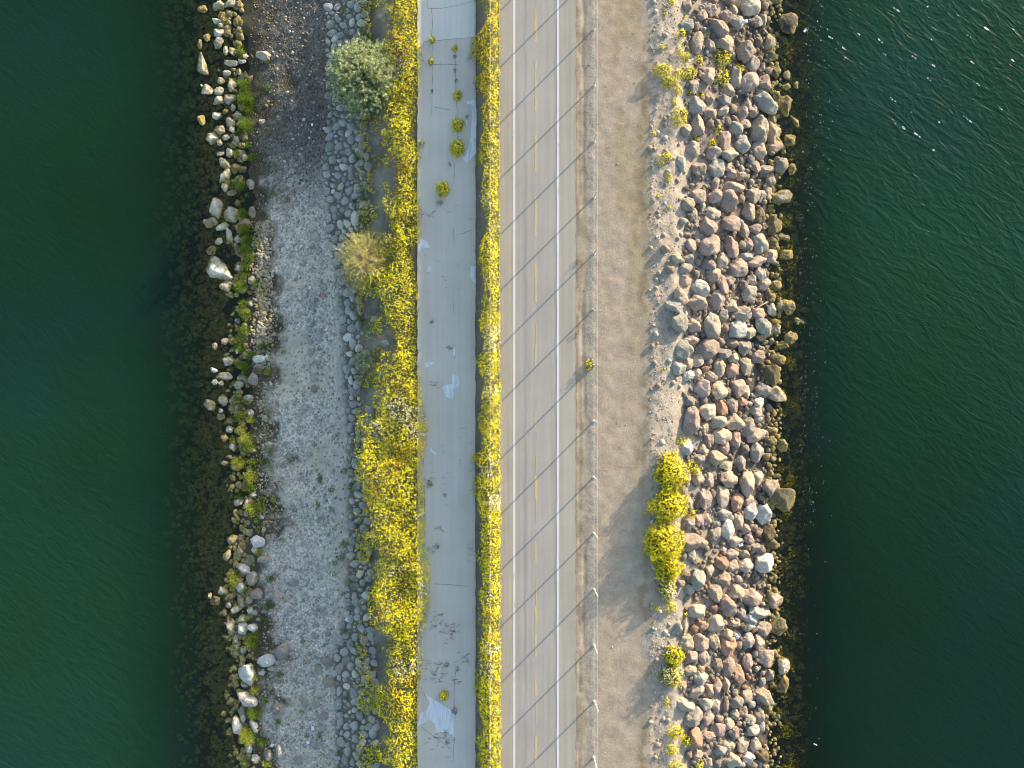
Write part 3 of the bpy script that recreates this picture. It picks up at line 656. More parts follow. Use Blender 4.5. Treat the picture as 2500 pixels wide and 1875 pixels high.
L_SUB = [(LA, "290 190 110 100 s;240 870 60 90 s;180 870 60 60 s;375 1400 60 105 s;265 1475 75 45 s;250 1600 80 60 s;340 1540 80 90 s;240 50 90 110 s;220 160 70 40 s;330 830 100 90 s;230 1290 70 50 s;200 440 50 60 s;430 600 70 90 d;440 1440 70 50 d;310 1150 70 70 s;410 480 80 60 s;270 700 90 70 s;350 1250 80 80 s;200 1620 60 60 s"),
         (LB, "415 1040 130 100 s;205 1090 130 110 s;385 1240 100 95 o;380 1330 105 60 s;345 1530 95 95 s;260 530 60 60 s;300 500 70 90 s;330 570 60 50 s;210 60 60 60 s;280 210 70 60 s;150 690 90 90 s;200 800 80 60 s;320 860 90 80 s;300 1030 80 70 s;440 1150 100 80 s;270 1240 60 50 s;250 1420 80 80 s;380 1440 90 70 s;370 400 80 80 s;290 630 60 40 s;510 1190 90 60 s;420 1410 60 60 s"),
         (LC, "370 500 190 200 d;440 790 105 95 30 s;400 870 90 90 -40 s;490 930 105 85 s;425 700 90 65 s;515 1000 60 65 s;440 1400 75 75 s;540 1600 75 95 s;480 1620 80 80 s;320 390 100 90 s;280 640 100 80 s;300 880 60 60 s;380 1160 120 90 s;300 1170 90 70 s;310 1270 110 90 s;400 1030 70 60 s;430 600 80 60 s;180 210 70 60 s;260 250 60 60 s;500 1120 90 70 s;330 1390 110 90 s;450 1270 100 80 s;230 1000 80 60 s;530 1180 60 60 s;360 1500 90 70 s;520 870 60 50 s;280 30 100 50 s;440 100 70 70 k;470 420 60 70 g"),
         (LD, "545 750 100 90 d;455 840 95 60 o;590 940 80 75 s;490 975 115 110 s;400 920 80 90 s;450 100 70 60 s;350 560 110 120 s;560 1050 90 80 d;430 1080 80 70 s;340 1100 90 80 s;640 1150 90 70 d;550 1370 90 70 d;560 1480 90 60 d;470 640 110 80 d;540 580 90 70 d;600 1580 100 90 d;500 1560 100 90 d;440 530 80 80 d;560 1170 80 60 d;480 1250 70 60 s;610 1440 80 80 d;420 420 80 70 d;440 740 80 70 s;300 480 60 70 s")]
SHORE = parse(LA, L_A) + parse(LB, L_B) + parse(LC, L_C) + parse(LD, L_D)
SUBM = sum((parse(f, t) for f, t in L_SUB), [])
# stones submerged off the riprap
for _ in range(60):
    SUBM.append([random.gauss(1935, 24), random.uniform(10, 1870), random.uniform(14, 30), random.uniform(14, 28), random.uniform(-60, 60), random.choice('ssk')])

ORD = ['', 'first', 'second', 'third', 'fourth', 'fifth', 'sixth', 'seventh', 'eighth', 'ninth', 'tenth', 'eleventh', 'twelfth', 'thirteenth', 'fourteenth']
POST_Y = [72 + 136.7 * k for k in range(14)]
def level(py):
    k = min(range(14), key=lambda i: abs(POST_Y[i] - py)); d = py - POST_Y[k]
    w = 'level with' if abs(d) < 23 else ('just above' if d < 0 else 'just below')
    return w + ' ' + ORD[k + 1] + ' fence post'
class Namer:
    """gives every thing of a family a label of its own"""
    def __init__(s): s.items = []
    def add(s, o, base, px, py, size): s.items.append((o, base, px, py, size))
    def finish(s, ref):
        by = {}
        for it in s.items: by.setdefault(it[1] + ', ' + level(it[3]), []).append(it)
        for lab, its in by.items():
            if len(its) == 1: its[0][0]['label'] = lab; continue
            its.sort(key=lambda t: abs(t[2] - ref[1]))
            for n, it in enumerate(its):
                o = ('nearest', 'second nearest', 'third nearest', 'fourth nearest', 'fifth nearest', 'sixth nearest', 'seventh nearest')[min(n, 6)]
                it[0]['label'] = lab + ', ' + o + ' ' + ref[0]
def size_word(d, big, small): return 'big' if d > big else ('small' if d < small else 'middling')
def shape_word(w, h, ang_mesh): 
    r = max(w, h) / min(w, h)
    return 'long' if r > 1.5 else ('angular' if ang_mesh else 'rounded')

def place_rock(name, cat, group, px, py, w, h, ang, c, zoff=0.25, flat=0.75, pool=None, sunk=None, tiltmax=0.25):
    a, b = w / PXM / 2, h / PXM / 2
    cz = flat * (a * b) ** 0.5 * random.uniform(0.85, 1.15)
    g = onground(px, py)
    z = (g.z + cz * zoff) if sunk is None else sunk - cz
    f = (CAM_H - z) / CAM_H
    me = random.choice(pool or ANG)
    o = bpy.data.objects.new(name, me); C.objects.link(o)
    o.location = (wx(px, z), wy(py, z), z)
    o.scale = (a * f * 1.15, b * f * 1.15, cz)
    q = random.choice((0, math.pi))
    o.rotation_euler = (random.uniform(-tiltmax, tiltmax), random.uniform(-tiltmax, tiltmax), math.radians(ang) + q)
    v = random.uniform(0.82, 1.16); base = COL[c]
    o.color = (base[0] * v * random.uniform(0.95, 1.05), base[1] * v, base[2] * v * random.uniform(0.94, 1.06), 1)
    o['category'] = cat
    if group: o['group'] = group
    return o

def rubble(items, low, mat, name, label, zoff=0.3):
    """one stuff mesh from many small stones: items (x, y, z, a, b, c, rot, col)"""
    Vs = []; Fs = []; Cs = []; n = 0
    for (x, y, z, a, b, c, rot, col) in items:
        v, f = random.choice(low)
        cr, sr = math.cos(rot), math.sin(rot)
        vx = v[:, 0] * a; vy = v[:, 1] * b
        P = np.stack([x + vx * cr - vy * sr, y + vx * sr + vy * cr, z + v[:, 2] * c], -1)
        Vs.append(P); Fs.append(f + n); n += len(v); Cs.append(np.tile(np.array(col), (len(v), 1)))
    me = np_mesh(name, np.concatenate(Vs), np.concatenate(Fs), np.concatenate(Cs), True, mat)
    return tag(link(name, me), kind='stuff', label=label)

# ---- riprap on the seaward slope: the 300 largest are boulders of their own, the rest one mass
RIP.sort(key=lambda r: -r[2] * r[3])
nm = Namer(); rest = []
for i, (px, py, w, h, ang, c) in enumerate(RIP):
    z0 = 0.45 if px < 1860 else 0.35
    if i < 300:
        o = place_rock('boulder', 'boulder', 'riprap boulders on the slope below the dirt shoulder', px, py, w, h, ang, c, z0, 0.85)
        zone = 'at sandy crest' if px < 1712 else ('high on riprap' if px < 1780 else ('low on riprap' if px < 1860 else 'at riprap waterline'))
        nm.add(o, f"{size_word((w * h) ** .5, 40, 29)} {CNAME[c]} {shape_word(w, h, True)} boulder {zone}", px, py, w * h)
    else: rest.append((px, py, w, h, ang, c))
nm.finish(('the sand', 1500))
items = []
for px, py, w, h, ang, c in rest:
    g = onground(px, py); a, b = w / PXM / 2, h / PXM / 2
    items.append((g.x, g.y, g.z + 0.15, a, b, 0.8 * min(a, b), math.radians(ang), COL[c]))
# smaller stones filling the gaps between the boulders
ys = rng.uniform(-25, 1900, 4200); xs = rng.uniform(1655, 1930, 4200)
wob = (fbm(ys / 120, ys * 0 + 2, 51, 3) - 0.5) * 80
ok = (xs > 1672 + wob) & (xs < 1905 + wob * 0.3)
gx, gy, gz = onground_a(xs, ys)
for k in np.nonzero(ok)[0]:
    s = random.uniform(0.05, 0.2)
    c = random.choice('ppptttggbwo'); v = random.uniform(0.75, 1.15)
    items.append((gx[k], gy[k], gz[k] + 0.02 + 0.1 * random.random(), s * random.uniform(.7, 1.2), s * random.uniform(.7, 1.2), s * .75, random.uniform(0, 6.3), tuple(v * q for q in COL[c])))
items = [it[:7] + (tuple(q * .62 for q in it[7]),) for it in items]  # stone colour darkened to imitate shade in the crevices between boulders
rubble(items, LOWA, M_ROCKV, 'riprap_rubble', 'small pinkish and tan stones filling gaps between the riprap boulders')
# crumbled stones scattered over the sandy crest
items = []
n = 2600
ys = rng.uniform(-25, 1900, n); xs = 1592 + np.abs(rng.normal(0, 1, n)) * 46 - 6
gx, gy, gz = onground_a(xs, ys)
for k in range(n):
    if xs[k] > 1720: continue
    s = random.uniform(0.015, 0.05) if random.random() < 0.93 else random.uniform(0.06, 0.17)
    v = random.uniform(0.75, 1.05)
    items.append((gx[k], gy[k], gz[k] + s * .3, s, s * random.uniform(.7, 1.2), s * .75, random.uniform(0, 6.3), tuple(min(.7, v * q) for q in random.choice([COL['t'], COL['w'], COL['p'], COL['t']]))))
n = 500
ys = rng.uniform(-25, 1900, n); xs = rng.uniform(1410, 1600, n)
gx, gy, gz = onground_a(xs, ys)
for k in range(n):
    s = random.uniform(0.01, 0.028) if random.random() < 0.97 else 0.05
    items.append((gx[k], gy[k], gz[k] + s * .3, s, s, s * .8, 0, COL['t']))
rubble(items, LOWR, M_ROCKV, 'crest_gravel', 'loose pale gravel scattered on the dirt shoulder and sandy crest')

# ---- shore rocks of the calm side
nm = Namer()
for px, py, w, h, ang, c in SHORE:
    wet = px < 600
    o = place_rock('shore_rock', 'rock', 'rocks along the calm shore', px, py, w, h, ang, c, 0.35, 0.72)
    if wet and o.location.z + o.scale.z < WATER_Z + 0.18: o.location.z = WATER_Z + 0.18 - o.scale.z * 0.75
    zone = 'in shallow water' if px < 545 else ('at weed line' if px < 625 else 'on cobble beach')
    nm.add(o, f"{size_word((w * h) ** .5, 31, 17)} {CNAME[c]} {shape_word(w, h, True)} rock {zone}", px, py, w * h)
nm.finish(('the beach', 700))
nm = Namer()
for px, py, w, h, ang, c in SUBM:
    o = place_rock('submerged_rock', 'rock', 'rocks lying under the shallow water', px, py, w, h, ang, c, 0.2, 0.5, RND, sunk=WATER_Z - random.uniform(0.02, 0.10))
    side = 'under calm shallows' if px < 1200 else 'under choppy shallows'
    nm.add(o, f"{size_word((w * h) ** .5, 28, 19)} {CNAME[c]} {shape_word(w, h, False)} rock {side}", px, py, w * h)
nm.finish(('the shore', 1197))
# smaller drowned stones
items = []
for _ in range(3000):
    px, py = random.gauss(495, 46), random.uniform(-20, 1890)
    if not 395 < px < 618: continue
    px += (py - 900) * 0.035
    g = onground(px, py); s = random.uniform(0.05, 0.22)
    z = min(max(g.z, WATER_Z - 0.42) + s * .3, WATER_Z + 0.02)
    v = random.uniform(0.4, 1.1); cc = random.choice([COL['s'], COL['k'], COL['d'], COL['d'], COL['q']])
    items.append((g.x, g.y, z, s, s * random.uniform(.7, 1.3), s * .6, random.uniform(0, 6.3), tuple(v * q for q in cc)))
for _ in range(1100):
    px, py = random.uniform(505, 606), random.uniform(-20, 1890)
    px += (py - 900) * 0.018
    g = onground(px, py); s = random.uniform(0.09, 0.27)
    z = min(max(g.z + s * .2, WATER_Z - s * .7), WATER_Z + 0.03)
    v = random.uniform(0.5, 1.0); cc = random.choice([COL['s'], COL['k'], COL['g'], COL['d'], COL['t'], COL['q']])
    items.append((g.x, g.y, z, s, s * random.uniform(.7, 1.3), s * .75, random.uniform(0, 6.3), tuple(v * q for q in cc)))
for _ in range(900):
    px, py = random.gauss(1920, 24), random.uniform(-20, 1890)
    g = onground(px, py); s = random.uniform(0.05, 0.2)
    z = min(max(g.z, WATER_Z - 0.4) + s * .3, WATER_Z)
    v = random.uniform(0.6, 1.1); cc = random.choice([COL['s'], COL['k'], COL['d']])
    items.append((g.x, g.y, z, s, s * random.uniform(.7, 1.3), s * .6, random.uniform(0, 6.3), tuple(v * q for q in cc)))
rubble(items, LOWA, M_ROCKV, 'drowned_stones', 'small brown stones seen through the shallow water')

# ---- cobbles: hand-placed ones, then the pitched cobbles of the bank
B_B = """1250 115 60 65 c;1290 175 50 50 w;1615 265 75 130 w;1285 410 60 75 c;1300 475 40 40 c;1555 395 50 40 t;1510 235 50 45 q;1210 890 30 60 c;1255 985 70 60 c;1285 940 50 50 c;1255 1140 55 60 c;1230 1190 45 55 c;1275 1195 40 45 c;
1205 1250 35 60 c;1240 1295 55 60 c;1250 1375 65 75 c;1310 1245 50 90 B;1250 1485 40 60 c;1305 1475 50 50 c;1265 1600 60 60 c;1220 1110 40 50 c;1640 590 40 60 B;1475 150 50 50 w;1440 240 50 60 B;1470 60 70 60 B;1550 880 80 80 B;1510 870 60 60 B;
1025 1150 60 50 c;1000 1330 50 40 c;1020 1270 60 50 c;1865 1310 70 60 B;1780 1100 80 60 B;1675 1225 50 50 B;1745 1215 60 50 B;1525 1360 60 60 q;1515 1190 60 60 q"""
B_C = """1515 175 60 80 B;1590 90 60 70 B;1535 90 60 50 B;1265 75 60 60 q;1210 215 45 50 c;1225 620 60 45 c;1575 395 50 80 B;1640 430 50 80 B;1735 1180 90 70 B;1770 1300 80 80 B;1560 250 50 60 B;1240 950 30 30 c;1750 240 90 80 B;1730 340 80 70 B;1600 620 60 50 c;
1850 860 60 50 B;1500 1500 60 30 w;1020 710 50 40 c;1270 540 50 50 c;1050 640 60 40 c;1630 540 40 70 B;1700 1520 90 60 B"""
B_D = """1350 360 65 60 c;1355 445 55 45 c;1285 550 50 60 c;1390 535 60 50 c;1385 765 100 80 q;1305 840 80 90 q;1390 940 100 80 q;1315 1025 70 70 w;1285 1110 60 80 c;1190 1105 60 80 c;1350 1320 60 60 c;1270 1450 60 80 c;1320 1250 50 40 t;1130 1590 80 80 c;1105 100 100 60 c;
1215 770 50 50 c;1280 725 50 45 c;960 240 50 60 c;1060 330 50 50 c;1180 520 50 40 c;1440 860 70 50 30 B;1420 690 50 50 B;1490 1210 60 60 B;1490 1270 60 70 B;1480 1010 50 80 B;1480 900 50 60 B;1530 1040 40 60 B;990 1190 60 60 c;1360 1220 80 70 q;1430 1280 50 60 B;1500 1370 40 70 B;
1635 330 50 70 B;1230 1250 50 40 c;1080 640 70 50 c;1480 520 40 60 B"""
COB = parse(LB, B_B) + parse(LC, B_C) + parse(LD, B_D)
placed = [(c[0], c[1], (c[2] * c[3]) ** .5 / 2) for c in COB]
grid = {}
def gkey(x, y): return int(x // 30), int(y // 30)
for p in placed: grid.setdefault(gkey(p[0], p[1]), []).append(p)
def free(x, y, r, k=0.86):
    gx_, gy_ = gkey(x, y)
    for i in (-1, 0, 1):
        for j in (-1, 0, 1):
            for q in grid.get((gx_ + i, gy_ + j), ()):
                if (q[0] - x) ** 2 + (q[1] - y) ** 2 < (k * (q[2] + r)) ** 2: return False
    return True
for rr, tries in ((10, 2600), (8, 4000), (6, 6000), (4.5, 5000)):
    for _ in range(tries):
        py = random.uniform(-10, 1885); l, r_ = np.interp(py, by_, bl), np.interp(py, by_, br)
        px = random.uniform(l, r_); r = rr * random.uniform(0.85, 1.15)
        mid = 1 - abs(px - (l + r_) / 2) / ((r_ - l) / 2) * 0.6
        if random.random() > mid or not free(px, py, r): continue
        grid.setdefault(gkey(px, py), []).append((px, py, r))
        e = random.uniform(0.8, 1.3)
        COB.append([px, py, 2 * r * e, 2 * r / e, random.uniform(-60, 60), random.choice('BBBBBcbcw')])
# the loose cobbles of the beach
for _ in range(9000):
    px, py = random.uniform(640, 850), random.uniform(-10, 1885)
    dens = 0.24 + 0.65 * smooth(520, 250, py) * math.exp(-((px - 730) / 60) ** 2) + 0.5 * math.exp(-((px - 775) / 28) ** 2) * smooth(300, 500, py) * smooth(1000, 850, py) + 0.9 * smooth(1380, 1560, py)
    if random.random() > dens * 0.6: continue
    r = random.choice((2.6, 3.2, 4, 5)) * random.uniform(.8, 1.2)
    if not free(px, py, r, 1.0): continue
    grid.setdefault(gkey(px, py), []).append((px, py, r)); e = random.uniform(0.75, 1.35)
    dk = random.random() < smooth(520, 350, py) * 0.75
    COB.append([px, py, 2 * r * e, 2 * r / e, random.uniform(-60, 60), 'q' if dk else random.choice('ccwctB')])
COB.sort(key=lambda r: -r[2] * r[3])
nm = Namer(); items = []
for i, (px, py, w, h, ang, c) in enumerate(COB):
    if i < 300:
        o = place_rock('cobble', 'cobble', 'cobbles of the beach and its bank', px, py, w, h, ang, c, 0.2, 0.62, RND, tiltmax=0.15)
        zone = 'on open beach' if px < 800 else ('on lower bank' if px < 850 else 'on upper bank')
        nm.add(o, f"{size_word((w * h) ** .5, 20.5, 16)} {CNAME[c]} {shape_word(w, h, False)} cobble {zone}", px, py, w * h)
    else:
        g = onground(px, py); a, b = w / PXM / 2, h / PXM / 2; v = random.uniform(0.75, 1.2)
        cl = COL[c] if c != 'q' else (0.15, 0.13, 0.11)
        items.append((g.x, g.y, g.z + 0.1 * a, a, b, 0.6 * min(a, b), math.radians(ang), tuple(v * q for q in cl)))
nm.finish(('the path', 1020))
# pebbles and shingle
n = 10000
ys = rng.uniform(-20, 1890, n); xs = rng.uniform(612, 860, n)
gx, gy, gz = onground_a(xs, ys)
dn = fbm(gx * .7, gy * .7, 61, 3)
for k in range(n):
    if random.random() > 0.15 + 1.6 * (dn[k] - 0.35) or xs[k] > np.interp(ys[k], by_, bl) + random.gauss(2, 6): continue
    s = random.uniform(0.02, 0.065); v = random.uniform(0.7, 1.5)
    base = (0.12, 0.105, 0.085) if random.random() < smooth(540, 350, ys[k]) * smooth(600, 640, xs[k]) * 0.85 else random.choice([(0.36, 0.335, 0.29), (0.43, 0.39, 0.31), (0.26, 0.25, 0.225), (0.30, 0.24, 0.20)])
    items.append((gx[k], gy[k], gz[k] + s * .25, s, s * random.uniform(.6, 1.2), s * .6, random.uniform(0, 6.3), tuple(min(0.7, v * q) for q in base)))
for _ in range(1500):   # tan shingle at the high-water line
    px, py = random.gauss(640, 14), random.uniform(540, 900)
    g = onground(px, py); s = random.uniform(0.03, 0.11); v = random.uniform(.8, 1.25)
    items.append((g.x, g.y, g.z + s * .3, s, s * random.uniform(.6, 1.2), s * .65, random.uniform(0, 6.3), tuple(v * q for q in (0.44, 0.385, 0.29))))
for _ in range(600):
    px, py = random.gauss(648, 16), random.uniform(930, 1290)
    g = onground(px, py); s = random.uniform(0.02, 0.09); v = random.uniform(.8, 1.25)
    items.append((g.x, g.y, g.z + s * .3, s, s * random.uniform(.6, 1.2), s * .65, random.uniform(0, 6.3), tuple(v * q for q in (0.42, 0.36, 0.27))))
rubble(items, LOWR, M_ROCKV, 'beach_pebbles', 'grey and dark pebbles covering the cobble beach')

# ------------------------------------------------------------------ foliage
def leaves(P, D, L, W, cols, curl=0.0):
    """n small blades: base P, direction D (unit), length L, width W -> V,F,C"""
    n = len(P); r = rng.normal(size=(n, 3)); S = np.cross(D, r); S /= np.linalg.norm(S, axis=1)[:, None] + 1e-9
    L = np.asarray(L)[:, None]; W = np.asarray(W)[:, None]
    a = P; b = P + D * L * 0.5 + S * W * 0.5; c = P + D * L; d = P + D * L * 0.5 - S * W * 0.5
    V = np.stack([a, b, c, d], 1).reshape(-1, 3)
    F = np.arange(4 * n).reshape(-1, 4)
    return V, F, np.repeat(cols, 4, 0)
def blossoms(P, Nn, R, cols, sides=6):
    n = len(P); Nn = Nn / (np.linalg.norm(Nn, axis=1)[:, None] + 1e-9)
    r = rng.normal(size=(n, 3)); U = np.cross(Nn, r); U /= np.linalg.norm(U, axis=1)[:, None] + 1e-9; Vv = np.cross(Nn, U)
    out = []
    for k in range(sides):
        a = 2 * math.pi * k / sides
        out.append(P + (U * math.cos(a) + Vv * math.sin(a)) * R[:, None] + Nn * (R[:, None] * 0.15 * (k % 2)))
    V = np.stack(out, 1).reshape(-1, 3)
    return V, np.arange(sides * n).reshape(-1, sides), np.repeat(cols, sides, 0)
def up_dirs(n, spread=0.8):
    d = rng.normal(size=(n, 3)) * spread; d[:, 2] = np.abs(d[:, 2]) + 0.55
    return d / np.linalg.norm(d, axis=1)[:, None]
def cmix(n, opts, jit=0.2):
    A = np.array([o[0] for o in opts]); w = np.array([o[1] for o in opts], float); w /= w.sum()
    c = A[rng.choice(len(A), n, p=w)]
    return c * (1 + rng.uniform(-jit, jit, (n, 1)))
GREENS = [((0.09, 0.15, 0.02), 3), ((0.18, 0.27, 0.03), 3), ((0.30, 0.37, 0.05), 3), ((0.24, 0.25, 0.08), 0.5)]
YELL = [((0.86, 0.73, 0.014), 6), ((0.85, 0.80, 0.03), 6), ((0.86, 0.62, 0.008), 1.5), ((0.88, 0.84, 0.30), 0.8), ((0.8, 0.8, 0.72), 0.2)]
YELLW = [((0.80, 0.66, 0.03), 3), ((0.85, 0.80, 0.35), 2), ((0.8, 0.8, 0.72), 2.5)]

def flower_mass(name, label, left, right, hmax, n_flow, n_leaf, pxr, sparse=True, seed=0):
    """one uncountable belt of flowers along the path; left/right: edge knots (py, px)"""
    ly, lx = zip(*left); ry, rx = zip(*right)
    def field(n):
        py = rng.uniform(-40, 1915, n); px = rng.uniform(*pxr, n)
        l = np.interp(py, ly, lx); r = np.interp(py, ry, rx)
        gx, gy, gz = onground_a(px, py)
        nb = fbm(gx * 1.1, gy * 1.1, seed + 3, 4)
        dn = smooth(-6, 5, r - px + (nb - 0.5) * 8)
        if sparse:
            inner = smooth(-14, 26, px - l + (nb - 0.5) * 60)
            outer = smooth(0.40, 0.56, nb) * smooth(-110, -10, px - l) * 0.75
            dn = dn * np.maximum(inner, outer)
        else:
            dn = dn * smooth(-4, 6, px - l - 3 + (nb - 0.5) * 42)
        edge = np.clip(np.minimum(r - px, px - l + (30 if sparse else 0)) / (16 if sparse else 9), 0.12 if sparse else 0.5, 1) ** 0.6
        h = hmax * edge * (0.45 + 0.75 * fbm(gx * 0.9, gy * 0.9, seed + 7, 3)) * (0.35 + 0.65 * dn) + 0.05
        return px, py, gx, gy, gz, nb, dn, h
    px, py, gx, gy, gz, nb, dn, h = field(n_leaf)
    k = rng.random(n_leaf) < dn
    P = np.stack([gx, gy, gz + h * rng.uniform(0.0, 0.95, n_leaf) ** 0.6], -1)[k]; m = len(P)
    V, F, Cc = leaves(P, up_dirs(m), rng.uniform(0.05, 0.12, m), rng.uniform(0.012, 0.03, m), cmix(m, GREENS, 0.35))
    o = tag(link(name, np_mesh(name, V, F, Cc, False, M_LEAF)), kind='stuff', label=label)
    px, py, gx, gy, gz, nb, dn, h = field(n_flow)
    pt = smooth(0.36, 0.56, fbm(gx * 2.3, gy * 2.3, seed + 11, 3)) * smooth(0.25, 0.5, fbm(gx * 9, gy * 9, seed + 19, 2))
    k = rng.random(n_flow) < dn * (0.35 + 0.65 * pt)
    P = np.stack([gx, gy, gz + h * rng.uniform(0.8, 1.12, n_flow)], -1)[k]; m = len(P)
    wh = fbm(gx[k] * 0.8, gy[k] * 0.8, seed + 13, 3) > 0.71
    orr = fbm(gx[k] * 0.5, gy[k] * 0.5, seed + 17, 3) > 0.66
    cols = cmix(m, YELL, 0.12); cw = cmix(m, YELLW, 0.1); cols[wh] = cw[wh]
    cols[orr & ~wh] *= np.array((1.0, 0.88, 0.7))
    V, F, Cc = blossoms(P, up_dirs(m, 0.45) + np.array((0.42, 0.42, 0.0)), rng.uniform(0.019, 0.036, m), cols)
    b = link('blossoms', np_mesh('blossoms', V, F, Cc, False, M_PETAL), o); b['kind'] = 'stuff'
    return o
LB_R = [(0, 1021), (60, 1018), (110, 1022), (150, 1028), (200, 1022), (270, 1018), (300, 1012), (345, 1011), (380, 1026), (430, 1018), (470, 1018), (520, 1026), (570, 1028), (620, 1003), (650, 1014), (720, 1022), (800, 1018), (860, 1012), (900, 1020), (930, 1025),
        (980, 1032), (1040, 1042), (1100, 1036), (1150, 1028), (1250, 1038), (1330, 1038), (1400, 1048), (1480, 1048), (1530, 1035), (1570, 1028), (1600, 1030), (1660, 1025), (1700, 1020), (1760, 1018), (1875, 1015)]
LB_L = [(0, 950), (100, 955), (200, 975), (280, 935), (330, 950), (400, 962), (460, 965), (540, 945), (600, 965), (680, 922), (720, 905), (780, 938), (850, 962), (900, 942), (960, 938), (1040, 890), (1070, 880), (1150, 878), (1250, 884), (1300, 922), (1350, 918), (1400, 903), (1500, 925),
        (1570, 940), (1650, 945), (1750, 950), (1800, 940), (1875, 958)]
RS_R = [(0, 1217), (300, 1217), (600, 1217), (900, 1220), (1200, 1221), (1500, 1221), (1875, 1222)]
RS_L = [(0, 1166), (10, 1167), (22, 1182), (34, 1176), (90, 1166), (104, 1150), (150, 1147), (165, 1160), (182, 1182), (198, 1156), (230, 1162), (246, 1186), (290, 1174), (330, 1177), (390, 1172), (440, 1172), (480, 1166), (500, 1168), (520, 1186), (600, 1176), (640, 1154), (660, 1166), (680, 1182), (720, 1170), (760, 1164), (790, 1158), (830, 1180), (860, 1176), (900, 1156), (940, 1176), (1000, 1168),
        (1100, 1170), (1116, 1156), (1150, 1170), (1165, 1158), (1210, 1160), (1300, 1168), (1400, 1170), (1450, 1170), (1550, 1170), (1600, 1162), (1670, 1160), (1750, 1166), (1800, 1154), (1830, 1170), (1875, 1170)]
flower_mass('flower_bank', 'dense yellow wildflowers banked along the beach edge of the concrete path', LB_L, LB_R, 1.0, 84000, 190000, (870, 1052), True, 100)
flower_mass('flower_strip', 'narrow belt of yellow wildflowers between concrete path and bike path', RS_L, RS_R, 0.80, 42000, 120000, (1142, 1224), False, 200)

def dome_points(n, w, d, h, shell=0.35):
    th = rng.uniform(0, 2 * math.pi, n); u = rng.uniform(0.02, 1, n)
    r = np.sqrt(1 - u * u) ; s = 1 - shell * rng.random(n) ** 1.5
    Nn = np.stack([r * np.cos(th), r * np.sin(th), u], -1)
    lump = 1 + 0.06 * rng.normal(size=n) + 0.42 * np.array([mnoise.noise(Vector(v) * 2.9 + Vector((w * 9, d * 7, 0))) for v in Nn])
    P = Nn * (s * lump)[:, None] * np.array((w / 2, d / 2, h))
    return P, Nn

PLANTS = Namer(); FLOW = Namer(); PFLOW = Namer()
def small_plant(px, py, w, h, greens, namer, base, name='shore_plant', cat='plant', group=None, hgt=None, flow=None, nf=0, leafn=900, leafl=(0.04, 0.1), zg=None):
    """w,h photograph pixels"""
    W, H = w / PXM, h / PXM; hg = hgt or 0.5 * min(W, H) + 0.08
    g = onground(px, py) if zg is None else Vector((wx(px, zg), wy(py, zg), zg))
    g.z = max(g.z, WATER_Z - 0.03)
    area = W * H; n = int(max(40, leafn * area))
    P, Nn = dome_points(n, W, H, hg, 0.8)
    D = Nn + rng.normal(size=Nn.shape) * 0.45; D[:, 2] += 0.35; D /= np.linalg.norm(D, axis=1)[:, None]
    V, F, Cc = leaves(P * 0.9, D, rng.uniform(*leafl, n), rng.uniform(0.018, 0.04, n), cmix(n, greens))
    me = np_mesh(name, V, F, Cc, False, M_LEAF)
    if flow is None:
        o = link(name, me); o.location = g
    else:
        o = empty(name, g); link('foliage', me, o)
        m = int(max(8, nf * area)); P, Nn = dome_points(m, W, H, hg * 1.12, 0.2)
        V, F, Cc = blossoms(P, Nn + np.array((0.35, 0.35, 0.6)) + rng.normal(size=Nn.shape) * 0.3, rng.uniform(0.016, 0.034, m), cmix(m, flow, 0.12))
        link('blossoms', np_mesh('blossoms', V, F, Cc, False, M_PETAL), o)
    o['category'] = cat
    if group: o['group'] = group
    namer.add(o, base, px, py, w * h)
    return o
def boxes(f, txt): return [(*f(*map(float, t.split()[:2])), float(t.split()[2]) / 3.457, float(t.split()[3]) / 3.457, (t.split() + [''])[4]) for t in txt.replace('\n', ' ').split(';') if t.strip()]
SUC = [((0.17, 0.27, 0.025), 4), ((0.25, 0.34, 0.035), 3), ((0.12, 0.20, 0.025), 2)]
SUCL = [((0.42, 0.46, 0.06), 3), ((0.28, 0.34, 0.05), 2)]
SUCD = [((0.09, 0.15, 0.025), 3), ((0.15, 0.22, 0.035), 2)]
SHOREP = boxes(LA, "650 440 85 110;685 720 110 110;690 840 150 130;715 935 80 80;700 1060 150 130;650 1120 70 60;715 1225 70 55;615 1300 55 80;745 1335 90 65;640 1570 150 110;870 740 60 50 d;885 525 60 40 d;745 860 50 80;700 760 60 50") + \
    boxes(LB, "665 215 85 90;690 350 130 80;700 425 120 70;700 500 130 85;725 575 110 80;690 660 110 70;680 735 110 60;660 830 135 110;675 980 80 80;690 1060 110 120;680 1200 120 100;650 1270 100 90;640 1350 110 80;750 1400 120 65;850 1345 110 65 d;680 1500 100 90;620 1470 60 60;880 1550 60 60 l;705 60 40 40;790 470 50 60;770 800 50 80;690 1570 90 70 d") + \
    boxes(LC, "620 150 65 65;690 170 75 75;650 300 120 100;740 330 80 60 l;660 410 90 80 l;700 490 130 100 l;590 490 65 60;640 690 140 110 l;720 560 120 80;760 680 110 60;850 680 80 50 d;740 800 120 120 l;730 900 110 80;740 1080 110 120 l;820 1050 80 140;790 1170 60 60;795 1250 45 45;800 1440 80 60 l;600 1640 90 70;900 600 50 60 d;920 1000 40 50 l;650 970 60 80 d") + \
    boxes(LD, "600 70 100 150 l;705 170 60 60;740 600 110 100 l;760 540 120 70;770 1000 80 90 l;770 1190 130 110;710 1380 140 150 l;830 1440 80 90;760 820 60 80 d;690 1600 70 80;870 1620 90 60 l;860 1090 50 50;890 280 100 90 d;900 60 80 70 d;850 400 60 60 d;780 890 50 50 l;770 620 60 90 d;980 870 60 50 d;960 1260 40 40")
